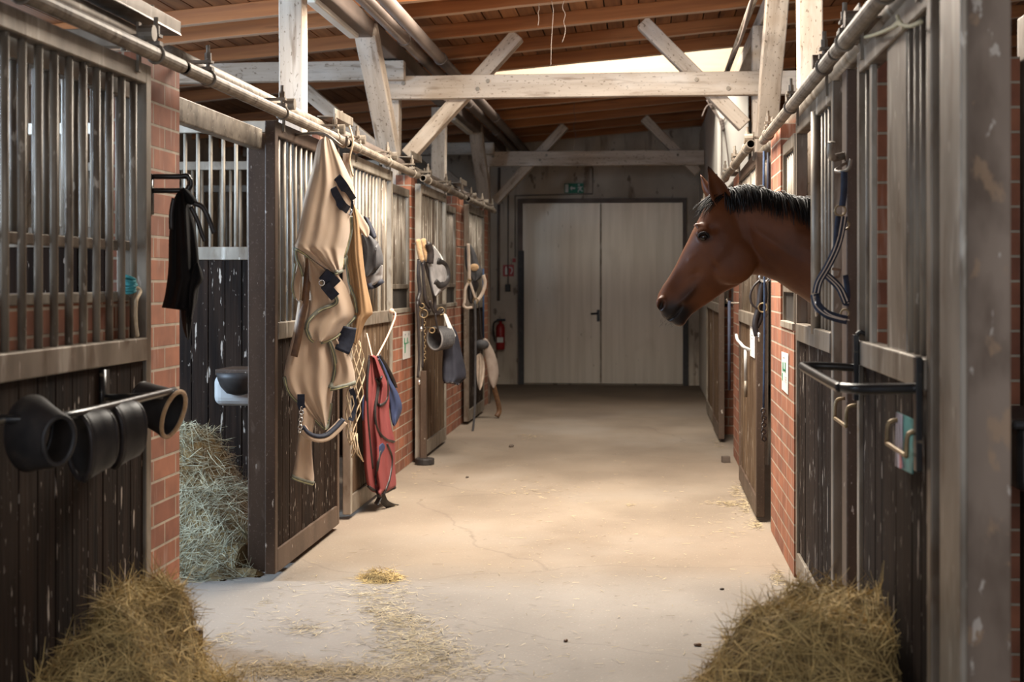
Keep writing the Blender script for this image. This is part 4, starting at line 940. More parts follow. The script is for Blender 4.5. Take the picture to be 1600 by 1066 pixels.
MB().strap([onV(u, v, q0, q1)+cl.n*.09 for u, v in spl2([(549, 606), (553, 620), (553, 640), (548, 655)], 5)], cl.n, .03, .006).build('strap', M['navy'], t)

# --- faded red rug
q0, q1 = (-1.70, 8.55), (-1.57, 9.0)
t = thing('horse_rug', 'faded red horse rug with black edging and blue lining on the left', 'horse blanket', onV(595, 560, q0, q1))
bl = dome('blue_side', 'blue', t, [(590, 554), (600, 570), (611, 595), (620, 610), (627, 628), (628, 640), (624, 652), (618, 664), (612, 660), (606, 620), (596, 580)], q0, q1, .07, .0, ((.012, 1.5, .5, 1.4),))
rb = dome('red_body', 'red', t, [(578, 554), (588, 556), (598, 572), (608, 592), (612, 604), (608, 640), (612, 668), (617, 690), (617, 728), (619, 757), (612, 763), (598, 769), (580, 766), (574, 758), (569, 730), (567, 690), (566, 653), (568, 616), (572, 580)], q0, q1, .11, .02, ((.034, 1.6, .2, 2.2), (.018, 3.1, 1.1, -3), (.007, 6, 0, 5)), rows=70, cols=40)
dome('blue_fold', 'blue', t, [(566, 618), (572, 616), (573, 652), (566, 655)], q0, q1, .02, .06, (), rows=12, cols=8)
dome('blue_fold', 'blue', t, [(588, 696), (598, 688), (602, 697), (592, 712)], q0, q1, .02, .135, (), rows=12, cols=8)
for pts in ([(578, 555), (574, 590), (574, 640), (577, 680), (582, 730)], [(590, 560), (599, 580), (605, 598), (604, 622), (594, 630), (589, 626), (592, 600), (596, 585)], [(586, 590), (590, 600), (586, 640), (590, 668), (604, 684), (616, 690)], [(575, 757), (590, 766), (600, 769), (618, 760)], [(604, 690), (612, 715), (608, 745), (600, 766)], [(594, 700), (590, 725), (586, 755)]):
    MB().strap(rb.line(pts, .003), rb.n, .018, .006).build('binding', M['leather'], t, smooth=True)
MB().strap(bl.line([(592, 556), (604, 574), (614, 594), (618, 606)], .008), bl.n, .026, .006).build('binding', M['leather'], t, smooth=True)
MB().strap([onV(u, v, q0, q1)+rb.n*.10 for u, v in spl2([(597, 764), (597, 772), (602, 782), (612, 788), (621, 790)], 5)], rb.n, .045, .006).strap([onV(u, v, q0, q1)+rb.n*.08 for u, v in ((592, 762), (593, 775), (588, 785))], rb.n, .03, .006).build('strap', M['leather'], t)
k1 = onX(612, 486, -1.71); k2 = onX(573, 521, -1.72); top = rb.at(582, 557, 0); top2 = rb.at(589, 557, 0)
MB().tube(spline([k1, k1+Vector((.03, -.02, -.03)), (k1+top2)/2+Vector((.02, 0, -.02)), top2], 5), .006, 6).tube(spline([k2, (k2+top)/2, top], 5), .005, 6).ell(k1, .018, .018, .018, 10, 8).build('hanging_cord', M['ropepink'], t, smooth=True)

# --- cluster by the third door: fleece girth covers, fly mask, bridle straps, chain
q0, q1 = (-1.70, 10.35), (-1.50, 10.85)
t = thing('bridle', 'black bridle with a pair of tan fleece covers on the left', 'bridle', onV(665, 420, q0, q1))
def hang(u, v, lift=0.0, a=q0, b=q1): return onV(u, v, a, b)+Cloth([(0, 0), (1, 0), (1, 1)], a, b).n*lift
for (a, b) in (((653, 374), (659, 408)), ((661, 373), (667, 408))):
    MB().tube(spline([hang(*a, .05), hang((a[0]+b[0])/2-.5, (a[1]+b[1])/2, .055), hang(*b, .05)], 5), [.012]+[.021]*9+[.016], 14).build('fleece_cover', M['fleece'], t, smooth=True)
NN = Cloth([(0, 0), (1, 0), (1, 1)], q0, q1).n
st = MB()
for pts, w in (([(655, 405), (654, 430), (656, 455), (653, 470), (660, 480), (672, 488)], .03), ([(664, 408), (668, 425), (674, 445), (679, 468), (680, 485), (688, 490)], .026), ([(660, 410), (662, 440), (665, 470), (672, 482)], .024), ([(652, 470), (654, 520), (655, 560), (653, 590)], .02), ([(660, 490), (661, 540), (660, 575)], .014), ([(671, 470), (680, 490), (690, 487), (692, 480)], .022), ([(680, 490), (682, 505), (686, 520)], .016)):
    st.strap([hang(u, v, .035) for u, v in spl2(pts, 5)], NN, w, .006)
st.build('strap', M['leather'], t, smooth=True)
ch = MB()
for k in range(15): ch.ring(hang(663, 500+k*4.6, .04), NN if k % 2 else RGT, .011, .003, 10, 5)
ch.build('chain', M['brass'], t, smooth=True)
rings(t, 'brass', [(hang(u, v, .05), NN, r_, .005) for u, v, r_ in ((662, 490, .03), (689, 486, .028), (659, 478, .018), (675, 516, .02))], 16)
for u, v in ((658, 510), (655, 593)): MB().tube([hang(u, v, .04), hang(u, v+5, .04), hang(u, v+8, .04)], [.008, .012, .006], 8).build('snap_hook', M['chrome'], t, smooth=True)
t = thing('fly_mask', 'grey fly mask with black eye cup beside the fleece covers', 'fly mask', hang(685, 420))
c = dome('mesh_panel', 'greymesh', t, [(667, 376), (676, 384), (688, 400), (698, 420), (701, 432), (699, 448), (690, 456), (680, 463), (674, 450), (670, 425), (668, 400)], q0, q1, .09, .04, ((.012, 1.3, .5, 1),))
MB().strap(c.line([(684, 408), (694, 414), (699, 428), (697, 440), (688, 446), (680, 440)], .012), c.n, .045, .01).build('eye_cup', M['rubber'], t, smooth=True)
MB().strap(c.line([(669, 382), (673, 395), (672, 412)], .02), c.n, .05, .008).build('ear_piece', M['leather'], t, smooth=True)
MB().strap(c.line([(676, 384), (688, 400), (697, 420)], .008), c.n, .014, .006).build('edging', M['signwhite'], t, smooth=True)
# --- ribbed boot, white tag and navy bag
q2, q3 = (-1.68, 10.95), (-1.42, 11.15)
N2 = Cloth([(0, 0), (1, 0), (1, 1)], q2, q3).n
t = thing('stable_bag', 'navy blue bag hanging on the third left stall door', 'bag', onV(710, 550, q2, q3))
c = dome('bag_body', 'navybag', t, [(694, 515), (704, 508), (714, 520), (720, 545), (727, 575), (728, 588), (722, 594), (716, 600), (708, 597), (694, 598), (691, 585), (692, 550)], q2, q3, .10, .0, ((.012, 1.8, .3, 1),))
MB().strap(c.line([(694, 597), (708, 597), (716, 600), (728, 589)], .005), c.n, .014, .008).build('edging', M['leather'], t, smooth=True)
t = thing('hoof_boot', 'round ribbed grey hoof boot above the navy bag', 'hoof boot', onV(690, 525, q2, q3))
ax = (Vector((-.62, -.75, -.05))).normalized(); cc = onV(690, 527, q2, q3)+N2*.16; bm_ = MB(); u_ = ax.cross(Vector((0, 0, 1))).normalized(); w_ = ax.cross(u_)
prof = [(-.07, .075)]+[(-.07+.14*k/14, .082+.006*(k % 2)+.012*k/14) for k in range(15)]+[(.07, .082), (.06, .078), (-.06, .062), (-.07, .06)]
bm_.loft([[cc+ax*a+(u_*math.cos(2*math.pi*k/24)+w_*math.sin(2*math.pi*k/24))*r_ for k in range(24)] for a, r_ in prof], caps=False); bm_.build('ribbed_cuff', M['greydark'], t)
MB().ring(cc+ax*.07, ax, .086, .007, 24, 6).build('rim', M['greymesh'], t, smooth=True)
tg = [onV(u, v, q2, q3)+N2*.20 for u, v in ((692, 487), (698, 491), (712, 523), (707, 533))]
tag(MB().prism(tg, N2*-.004).build('paper_tag', M['paper'], bevel=.001), 'slanted white tag hanging over the ribbed hoof boot', 'tag')

# --- far bridle with pale reins
q4, q5 = (-1.73, 13.35), (-1.48, 13.48)
N4 = Cloth([(0, 0), (1, 0), (1, 1)], q4, q5).n
def h4(u, v, l=.03): return onV(u, v, q4, q5)+N4*l
t = thing('bridle', 'dark bridle with pale tan reins, farthest on the left', 'bridle', h4(740, 430))
dome('padding', 'greydark', t, [(726, 388), (732, 380), (738, 386), (744, 398), (748, 412), (754, 424), (752, 434), (742, 440), (734, 432), (727, 415)], q4, q5, .07, .0, ((.015, 1.5, .4, 1),), rows=24, cols=16)
dome('noseband_padding', 'leather', t, [(730, 440), (742, 436), (748, 445), (742, 462), (738, 475), (732, 470), (730, 455)], q4, q5, .05, .0, (), rows=18, cols=12)
ps = MB()
for pts, w in (([(731.5, 381), (732.5, 400), (733, 420), (733.5, 438)], .030), ([(733, 440), (727, 452), (726, 470), (725, 478), (730, 481), (738, 480)], .024), ([(734, 440), (738, 452), (743, 467)], .022), ([(755, 430), (758, 442), (755, 455), (749, 466), (743, 470)], .032)):
    ps.strap([h4(u, v, .085) for u, v in spl2(pts, 5)], N4, w, .01)
ps.build('rein', M['pale_strap'], t, smooth=True)
MB().ell(h4(741, 418, .08), .045, .03, .035, 14, 10).build('fleece_pad', M['fleece'], t, smooth=True)
rings(t, 'brass', [(h4(743, 470, .09), N4, .025, .006), (h4(733, 439, .09), N4, .016, .005)], 14)
tag(MB().strap([h4(u, v, .10) for u, v in spl2([(742, 470), (743, 520), (742.5, 580), (742, 630), (740, 660), (738, 676)], 5)], N4, .022, .008).build('lead_strap', M['greydark'], smooth=True), 'grey lead strap hanging to the floor below the pale reins', 'strap')
ch = MB(); 
for k in range(22): ch.ring(onX(726.5, 470+k*5.2, -1.70), RGT if k % 2 else FWD, .012, .0035, 8, 5)
tag(ch.build('chain', M['galv'], smooth=True), 'long dark chain hanging left of the farthest left stall door', 'chain')
tag(MB().tube([onX(755, 420, -1.68), onX(755.5, 530, -1.68)], .009, 8).build('cord', M['ropeblue'], smooth=True), 'straight bluish cord beside the pale reins', 'cord')
# --- taupe girth resting on the floor
q6, q7 = (-1.70, 14.45), (-1.48, 14.7)
N6 = Cloth([(0, 0), (1, 0), (1, 1)], q6, q7).n
t = thing('girth', 'taupe padded girth hanging at the far end of the left stalls', 'girth', onV(765, 580, q6, q7))
c = dome('padded_band', 'girth', t, [(754, 530), (760, 529), (770, 545), (777, 565), (779, 585), (775, 602), (770, 606), (764, 595), (760, 570), (756, 548)], q6, q7, .06, .05, ())
MB().strap([onV(u, v, q6, q7)+N6*.07 for u, v in spl2([(771, 602), (776, 620), (780, 640), (776, 650)], 5)], N6, .05, .02).build('end_strap', M['brownleather'], t, smooth=True)
dome('buckle_pad', 'pale_strap', t, [(744, 555), (752, 552), (758, 570), (756, 595), (750, 610), (746, 600), (744, 580)], q6, q7, .05, .02, ((.02, 2, .3, 3),), rows=24, cols=14)
MB().tube(spline([onV(748, 470, q6, q7)+N6*.04, onV(751, 510, q6, q7)+N6*.04, onV(752, 535, q6, q7)+N6*.04], 4), .008, 6).build('hanging_cord', M['leather'], t, smooth=True)
MB().ell(onV(753, 538, q6, q7)+N6*.07, .075, .06, .05, 16, 10).build('boot_cuff', M['greydark'], t, smooth=True)

# --- black bag and straps on the brick pier, with its hook
q8, q9 = (-1.80, 5.10), (-1.56, 5.16)
N8 = Cloth([(0, 0), (1, 0), (1, 1)], q8, q9).n
def h8(u, v, l=.0): return onV(u, v, q8, q9)+N8*l
t = thing('bridle_hook', 'black forked bridle hook on the left brick pier', 'hook', h8(275, 285))
hm_ = MB(); hm_.strap([(-1.818, 5.10, h8(258, 272).z), (-1.818, 5.10, h8(258, 335).z)], (1, 0, 0), .03, .008)
for v in (276, 298): hm_.tube(spline([(-1.818, 5.10, h8(262, v).z), h8(278, v), h8(292, v-1), h8(296, v-8 if v > 290 else v+6)], 5), .010, 8)
hm_.tube(spline([h8(288, 276), h8(297, 280), h8(298, 290), h8(294, 298)], 5), .008, 8).build('fork', M['blackpaint'], t, smooth=True)
t = thing('stable_bag', 'limp black cloth bag hanging on the left brick pier', 'bag', h8(285, 400))
dome('bag_body', 'blackcloth', t, [(276, 302), (290, 297), (296, 312), (300, 330), (306, 360), (310, 395), (312, 420), (318, 435), (312, 445), (308, 470), (302, 490), (296, 530), (288, 520), (283, 495), (282, 470), (272, 465), (253, 484), (258, 460), (263, 420), (264, 370), (268, 330), (272, 312)], q8, q9, .08, .01, ((.022, 1.7, .6, 3.5), (.010, 3.6, .3, -2)), rows=60, cols=30)
dome('rolled_top', 'blackcloth', t, [(280, 300), (290, 296), (308, 315), (302, 322), (290, 318)], q8, q9, .04, .07, (), rows=14, cols=12)
MB().strap([h8(u, v, .10) for u, v in spl2([(302, 320), (316, 326), (326, 345), (334, 366)], 5)], N8, .018, .006).strap([h8(u, v, .08) for u, v in spl2([(298, 325), (308, 345), (315, 366), (320, 378)], 5)], N8, .016, .006).strap([h8(u, v, .09) for u, v in spl2([(272, 312), (268, 335), (268, 360)], 5)], N8, .016, .006).build('strap', M['leather'], t, smooth=True)
dome('torn_flap', 'blackcloth', t, [(296, 425), (308, 410), (318, 435), (308, 452), (304, 480), (298, 500), (294, 470)], q8, q9, .04, .06, ((.01, 1.5, .2, 2),), rows=20, cols=12)

# --- twine on the nearest left door
pt = onX(203, 445, -1.755); kn = MB()
for k in range(7): kn.ring(pt+Vector((rnd.uniform(-.004, .006), rnd.uniform(-.006, .006), -.024+.008*k)), (rnd.uniform(-.3, .3), rnd.uniform(-.3, .3), 1), .020, .005, 14, 6)
t = thing('twine', 'teal knotted twine with pale end on the nearest left door bars', 'twine', pt)
kn.build('knot', M['teal'], t, smooth=True)
MB().tube(spline([pt, pt+Vector((.015, .06, -.02)), onX(213, 470, -1.715), onX(212, 500, -1.715), onX(215, 526, -1.715)], 5), .006, 6).build('loose_end', M['rope'], t, smooth=True)

# --- black boot rack with four bell boots
t = thing('boot_rack', 'black tube rack on the nearest left stall door', 'rack', (-1.74, 4.0, 1.05))
zz = 1.045
MB().tube(spline([(-1.745, 3.62, zz), (-1.66, 3.63, zz), (-1.585, 3.68, zz), (-1.555, 3.78, zz+.002), (-1.55, 4.0, zz+.003), (-1.55, 4.56, zz+.006)], 8), .0125, 12).tube([(-1.742, 4.45, zz-.01), (-1.55, 4.45, zz-.002)], .011, 10).box(-1.748, 4.42, zz-.1, -1.738, 4.48, zz+.08).build('tube', M['blackpaint'], t, smooth=True)
def bell(lab, c, ax, r0, r1, L, flat=1.0, lining='leather', drop=0.0, op=0.0):
    """bell boot: thick conical shell around axis ax"""
    c = Vector(c); ax = Vector(ax).normalized(); u = ax.cross(Vector((0, 0, 1))).normalized(); w = u.cross(ax)
    t = thing('bell_boot', lab, 'hoof boot', c, 'bell boots on the rack')
    def rg(a, r_, z): return [c+ax*(a*L)+u*math.cos(2*math.pi*k/32)*r_*flat+w*(math.sin(2*math.pi*k/32)*r_*(1+(drop if math.sin(2*math.pi*k/32) < 0 else 0))) for k in range(32)]
    pr = [(-.5, r0), (-.46, r0*1.03), (-.1, r0*.65+r1*.35), (.3, r0*.25+r1*.75), (.46, r1*1.02), (.5, r1)]
    MB().loft([rg(a, r_, 0) for a, r_ in pr]+[rg(a, r_-.010, 0) for a, r_ in reversed(pr)]+[rg(-.5, r0, 0)], caps=False).build('shell', M['rubber'], t, smooth=True)
    MB().tube(rg(.5, r1-.005, 0), .0075, 8, closed=True).build('rim', M[lining], t, smooth=True)
    MB().tube(rg(-.5, r0-.005, 0), .007, 8, closed=True).build('collar', M['leather'], t, smooth=True)
    return t
bell('black bell boot at the left end of the rack', (-1.60, 3.66, 1.005), (.80, -.55, -.10), .092, .062, .14, .8, 'rubber', .25)
bell('black bell boot looped over the rack tube, second from left', (-1.545, 3.85, .985), (-.50, -.85, -.12), .060, .074, .095, .85, 'leather', .75)
bell('black bell boot looped over the rack tube, third from left', (-1.545, 4.08, .99), (-.48, -.86, -.12), .060, .073, .095, .85, 'leather', .75)
bell('black bell boot with tan fleece rim at the right end of the rack', (-1.61, 4.56, 1.0), (.93, -.22, -.30), .060, .078, .14, .85, 'fleece', .15)

# ================================================================== fittings on the right
def PY(u, v, Y=4.98): return onY(u, v, Y)
t = thing('head_collar', 'dark blue head collar with tan stripes on the near right post', 'head collar', PY(1310, 400))
st = MB(); sp_ = MB()
for pts, w in (([(1319, 268), (1318, 300), (1315, 322)], .022), ([(1318, 338), (1312, 370), (1303, 395), (1290, 420), (1278, 440), (1273, 458)], .026), ([(1273, 460), (1277, 477), (1290, 490), (1305, 496), (1322, 500)], .030), ([(1284, 424), (1300, 438), (1312, 452), (1321, 474)], .026), ([(1309, 338), (1306, 365), (1304, 395)], .016), ([(1321, 430), (1324, 460), (1321, 478)], .018)):
    L = [PY(u, v)+Vector((0, -.006*k/4, 0)) for k, (u, v) in enumerate(spl2(pts, 5))]
    st.strap(L, (-.25, -1, 0), w, .006)
    if w > .023:
        for s in (-1, 1): sp_.strap([p+Vector((0, -.0045, 0))+RGT*s*w*.24 for p in L], (-.25, -1, 0), .0035, .002)
st.build('strap', M['navy'], t, smooth=True); sp_.build('stripe', M['pale_strap'], t)
rings(t, 'brass', [(PY(1313, 329), (-.2, -1, 0), .018, .0038), (PY(1321, 352), (-.6, -1, 0), .014, .0038), (PY(1320, 490), (-.4, -1, 0), .014, .0038)], 16)
MB().tube([PY(1274, 462), PY(1274, 474), PY(1276, 486), PY(1276, 495)], [.006, .009, .007, .004], 8).build('snap_hook', M['chrome'], t, smooth=True)
MB().strap([PY(1300, 420), PY(1313, 422), PY(1311, 432), PY(1303, 434)], (0, -1, 0), .010, .004).build('loop', M['brownleather'], t)
t = thing('tack_hook', 'curved steel pipe hook near the top of the near right post', 'hook', (.69, 5.15, 1.85))
MB().tube(spline([(.705, 5.16, 1.86), (.665, 5.14, 1.85), (.648, 5.10, 1.86), (.648, 5.08, 1.90)], 6), .014, 12).tube(spline([(.702, 5.11, 1.83), (.66, 5.06, 1.80), (.665, 5.0, 1.79), (.69, 4.975, 1.795), (.70, 4.975, 1.83)], 6), .006, 8).build('pipe_hook', M['galv'], t, smooth=True)

# saddle rack on the nearest right door
t = thing('saddle_rack', 'black folding saddle rack on the nearest right stall door', 'rack', (.69, 4.2, 1.13))
rk = MB().tube(spline([(.688, 4.76, 1.125), (.62, 4.76, 1.13), (.545, 4.76, 1.132), (.515, 4.735, 1.132), (.507, 4.69, 1.132), (.507, 4.3, 1.13), (.507, 3.87, 1.13), (.515, 3.82, 1.13), (.55, 3.76, 1.131), (.62, 3.72, 1.135), (.684, 3.68, 1.14)], 6), .0135, 14); rk.build('tube', M['blackpaint'], t, smooth=True)
MB().box(.676, 3.66, .93, .692, 3.70, 1.22).build('bracket', M['blackpaint'], t, bevel=.002)
MB().box(.676, 4.735, 1.02, .692, 4.785, 1.235).tube([(.688, 4.76, 1.235), (.70, 4.76, 1.245), (.72, 4.76, 1.235)], .008, 8).build('bracket', M['blackpaint'], t, bevel=.002)
def ulatch(lab, a, b, z0, z1, x=.694):
    t = MB().tube(spline([(x, a, z1), (x-.03, a, z1-.01), (x-.035, a, z0+.01), (x-.035, a, z0), (x-.035, a+(b-a)*.15, z0), (x-.035, a+(b-a)*.85, z0), (x-.035, b, z0), (x-.035, b, z0+.01), (x-.03, b, z1-.01), (x, b, z1)], 4), .0065, 8).build('latch_handle', M['brass'], smooth=True); tag(t, lab, 'handle', 'bent metal handles')
ulatch('bent metal handle on the door edge below the saddle rack corner', 4.80, 5.08, .93, 1.0)
ulatch('bent metal handle over the teal picture card', 3.70, 3.99, .965, 1.03)
# picture card
cq = [onX(u, v, .688) for u, v in ((1401, 644), (1428, 656), (1425, 741), (1399, 728))]
t = thing('picture_card', 'teal and violet picture card pinned to the nearest right door', 'card', cq[0])
t = MB().prism(cq, (.003, 0, 0)).build('card', M['pic_teal'], t)
def lerpq(a, b): return (cq[0]*(1-a)+cq[1]*a)*(1-b)+(cq[3]*(1-a)+cq[2]*a)*b
MB().prism([lerpq(*q)+Vector((-.0005, 0, 0)) for q in ((0, 0), (.4, 0), (.45, .5), (.4, .75), (.55, .95), (.35, 1), (0, 1))], (-.001, 0, 0)).build('printed_picture', M['pic_dark'], t)
MB().prism([lerpq(*q)+Vector((-.002, 0, 0)) for q in ((.30, .72), (.42, .8), (.46, .98), (.32, 1))], (-.001, 0, 0)).build('red_print', M['pic_red'], t)
# notices
def notice(lab, quad, X, strokes, side):
    cq_ = [onX(u, v, X) for u, v in quad]; t = thing('notice', lab, 'notice', cq_[0], 'paper notices')
    t = MB().prism(cq_, (.002*side, 0, 0)).build('sheet', M['paper'], t)
    def L(a, b): return (cq_[0]*(1-a)+cq_[1]*a)*(1-b)+(cq_[3]*(1-a)+cq_[2]*a)*b-Vector((side*.001, 0, 0))
    g = MB(); y = MB()
    for (x0, y0, x1, y1, m_) in strokes: (g if m_ else y).prism([L(x0, y0), L(x1, y0), L(x1, y1), L(x0, y1)], (-side*.001, 0, 0))
    if g.v: g.build('green_mark', M['green'], t)
    if y.v: y.build('grey_mark', M['greyprint'], t)
GM = [(.10, .24, .20, .42, 1), (.50, .24, .60, .44, 1), (.10, .42, .62, .46, 1), (.18, .46, .30, .78, 1), (.70, .40, .78, .44, 1)]
notice('white notice with a green mark on the left brick wall', ((630, 518), (641.3, 517), (641, 559), (630, 562)), XL+.004, GM+[(.2, .10, .34, .15, 0), (.7, .08, .76, .16, 0)], -1)
notice('white notice with a green mark on the right brick wall', ((1221, 549.5), (1231.6, 553), (1231, 617), (1221.5, 608)), XR-.004, [(.2, .26, .3, .5, 1), (.55, .24, .65, .5, 1), (.2, .42, .65, .47, 1), (.1, .55, .2, .75, 1), (.25, .12, .5, .14, 0), (.5, .6, .8, .61, 0), (.5, .66, .8, .67, 0), (.5, .72, .8, .73, 0)], 1)
notice('narrow white notice behind the white lever handle on the right', ((1172, 507), (1179, 510), (1179, 560), (1172, 556)), .645, [(.3, .3, .6, .33, 0), (.3, .4, .6, .43, 0)], 1)
# lever handle
p = onX(1170, 545, .63); t = thing('door_lever', 'white bent lever handle on the brown right stall door', 'handle', p)
MB().tube(spline([p+Vector((.01, .02, -.01)), p+Vector((-.03, .02, .01)), p+Vector((-.045, .10, .03)), p+Vector((-.055, .22, .045)), p+Vector((-.06, .27, .075))], 6), .010, 10).tube([p+Vector((-.02, .02, .01)), p+Vector((-.018, .02, -.20))], .010, 10).build('lever', M['plastic'], t, smooth=True)
MB().tube([p+Vector((-.018, .02, -.20)), p+Vector((-.018, .02, -.30))], .011, 10).build('spring_bolt', M['galv'], t, smooth=True)
# black halter on the brown right door
HP = 8.30
t = thing('head_collar', 'black head collar with chrome ring below the horse neck', 'head collar', onY(1190, 470, HP))
st = MB()
for pts, w in (([(1195, 436), (1191, 455), (1188, 480), (1182, 505), (1185, 525)], .032), ([(1194, 437), (1198, 460), (1194, 482), (1190, 500), (1184, 512)], .030), ([(1190, 438), (1180, 448), (1175, 462), (1178, 476), (1188, 483)], .012)):
    st.strap([onY(u, v, HP)+Vector((-.01, -.01, 0)) for u, v in spl2(pts, 5)], (-.3, -1, 0), w, .007)
st.build('strap', M['leather'], t, smooth=True)
rings(t, 'chrome', [(onY(1194, 433, HP-.02), (-.3, -1, 0), .028, .0065), (onY(1199, 434, HP-.02), (-.3, -1, 0), .02, .006)], 16)
MB().tube([onY(1186, 520, HP-.02), onY(1186, 534, HP-.02)], [.010, .005], 8).build('snap_hook', M['chrome'], t, smooth=True)
MB().ring(onY(1192, 481, HP-.02), (-.3, -1, 0), .026, .005, 16, 6).build('ring', M['brass'], t, smooth=True)
# cords on the right wall
rp_ = [onY(u, v, 8.1) for u, v in ((1202, 236), (1201.5, 300), (1203, 420), (1203, 520), (1202, 600), (1201.5, 640))]
tag(MB().tube([p+Vector((-.03, 0, 0)) for p in rp_], .006, 8).build('lead_rope', M['ropeblue'], smooth=True), 'long dark blue rope hanging on the right brick edge', 'rope')
tag(MB().tube([onY(u, v, 8.06)+Vector((-.02, 0, 0)) for u, v in ((1206, 238), (1206, 280), (1205.5, 330))], .008, 8).build('lead_rope', M['navy'], smooth=True), 'short navy rope beside the blue rope above the horse', 'rope')
ch = MB()
for k in range(9): ch.ring(onY(1201+rnd.uniform(-1.5, 1.5), 642+k*5.5, 8.08)+Vector((-.03, 0, 0)), RGT if k % 2 else FWD, .012, .005, 10, 5)
tag(ch.build('rope_knot', M['leather'], smooth=True), 'dark knotted rope end at the foot of the blue rope', 'rope')
ch = MB(); tp = onY(1146, 560, 10.3)
ch.tube([onY(1146, 470, 10.28)+Vector((-.03, 0, 0)), onY(1146, 610, 10.28)+Vector((-.03, 0, 0))], .012, 6)
tag(ch.build('lead_rope', M['navy'], smooth=True), 'thin dark rope beyond the white lever handle door', 'rope')
# cords on the white panel and sagging cord
cm = MB()
def yp(u, v): return onY(u, v, 14.375)
for pts in ([(1097, 182), (1103, 168), (1111, 163), (1118, 175), (1126, 188)], [(1104, 156), (1115, 174), (1128, 190)], [(1137, 176), (1130, 190), (1127, 196)], [(1127, 190), (1127.5, 230), (1127, 284)], [(1130, 192), (1135, 225), (1140, 268)]): cm.tube([yp(u, v) for u, v in spl2(pts, 4)], .008, 6)
for k in range(4): cm.ell(yp(1127+k, 189+k*4), .02, .02, .03, 8, 6)
tag(cm.build('tied_cord', M['pipe'], smooth=True), 'dark cord knotted over the white panel above the horse ears', 'cord')
cc_ = MB(); cc_.tube(spline([(.63, 8.5, 3.11), (.625, 9.6, 3.02), (.63, 10.8, 3.09), (.63, 12.2, 3.0), (.64, 13.8, 3.08)], 8), .012, 6)
tag(cc_.build('sagging_cord', M['pipe'], smooth=True), 'sagging cord along the conduit under the right roof', 'cord')
tw = MB()
for pts in ([(1352, 58), (1368, 54), (1388, 46), (1404, 37), (1402, 25)], [(1404, 37), (1422, 41), (1439, 34)], [(1395, 42), (1406, 34), (1412, 44)]): tw.tube([onX(u, v, .672) for u, v in spl2(pts, 5)], .0055, 6)
tag(tw.build('twine', M['twine'], smooth=True), 'yellowish twine tied round the top rail of the nearest right door', 'twine')
# hay drinker bowl in the open stall
t = thing('drinking_trough', 'grey-white corner trough with dark bowl in the open left stall', 'trough', (-2.33, 8.36, .7))
a, b = onY(343, 575, 8.2), onY(388, 632, 8.2)
MB().box(a.x, 8.06, b.z, -2.13, 8.38, a.z-.03).build('housing', M['plastic'], t, bevel=.05, seg=4, smooth=False)
MB().box(a.x+.02, 8.05, a.z-.035, -2.13, 8.38, a.z).build('rim', M['brown'], t, bevel=.004)
cb = onY(372, 583, 8.04); MB().loft([[cb+Vector((.12*r_*math.cos(math.pi+math.pi*k/15), .10*r_*math.sin(math.pi+math.pi*k/15), -.13*d_)) for k in range(16)] for r_, d_ in ((1.05, 0), (1, .25), (.85, .6), (.55, .9), (.1, 1.0))]+[], closed=True).build('bowl', M['rubber'], t, smooth=True)
# black feed trough at the far right edge
t = thing('feed_trough', 'black rubber trough at the right edge behind the big post', 'trough', (1.25, 4.6, .75))
MB().box(1.10, 4.35, .78, 1.75, 4.82, .98).build('tub', M['rubber'], t, bevel=.03, seg=3)
MB().box(1.08, 4.33, .97, 1.77, 4.84, 1.0).build('rim', M['rubber'], t, bevel=.01)
# cobweb threads
for i, (u, v0, v1, lab) in enumerate(((843, 4, 40, 'left'), (862, -20, 104, 'middle'), (881, -10, 66, 'right'))):
    pts_ = [onY(u+rnd.uniform(-2.5, 2.5), v0+(v1-v0)*k/7, 9.7) for k in range(8)]
    tag(MB().tube(spline(pts_, 3), .0014, 5).build('cobweb', M['cobweb'], smooth=True), 'dusty cobweb strand under the near rafters, %s of three' % lab, 'cobweb', 'cobweb strands')
pts_ = [onY(898+rnd.uniform(-2, 2), 152+80*k/7, 15.5) for k in range(8)]
tag(MB().tube(spline(pts_, 3), .0022, 5).build('cobweb', M['cobweb'], smooth=True), 'dusty cobweb strand hanging before the far tie beam', 'cobweb', 'cobweb strands')

# hooks that carry the hanging tack
p = onV(575, 345, (-1.70, 8.05), (-1.40, 8.12)); peg(-1.74, p.y+.28, p, 'hook holding the dark grey fly mask')
p = onV(556, 532, (-1.70, 7.75), (-1.48, 8.0)); peg(-1.74, p.y, p, 'hook holding the cord hay net')
p = hang(664, 378, .03); peg(-1.82, p.y+.5, p, 'hook holding the bridle with fleece covers')
p = hang(676, 388, .04); peg(-1.74, p.y+.4, p, 'hook holding the grey fly mask beside the fleece covers')
p = onV(704, 512, (-1.68, 10.95), (-1.42, 11.15)); peg(-1.74, p.y+.05, p, 'hook holding the navy bag')
p = onY(1194, 430, HP-.01); peg(.69, 8.43, p, 'hook holding the black head collar with chrome ring')
p = h4(732, 384, .05); peg(-1.82, p.y+.3, p, 'hook holding the far bridle with pale reins')
p = onY(1146, 472, 10.28)+Vector((-.03, 0, 0)); peg(.70, p.y, p, 'hook holding the thin dark rope on the right')
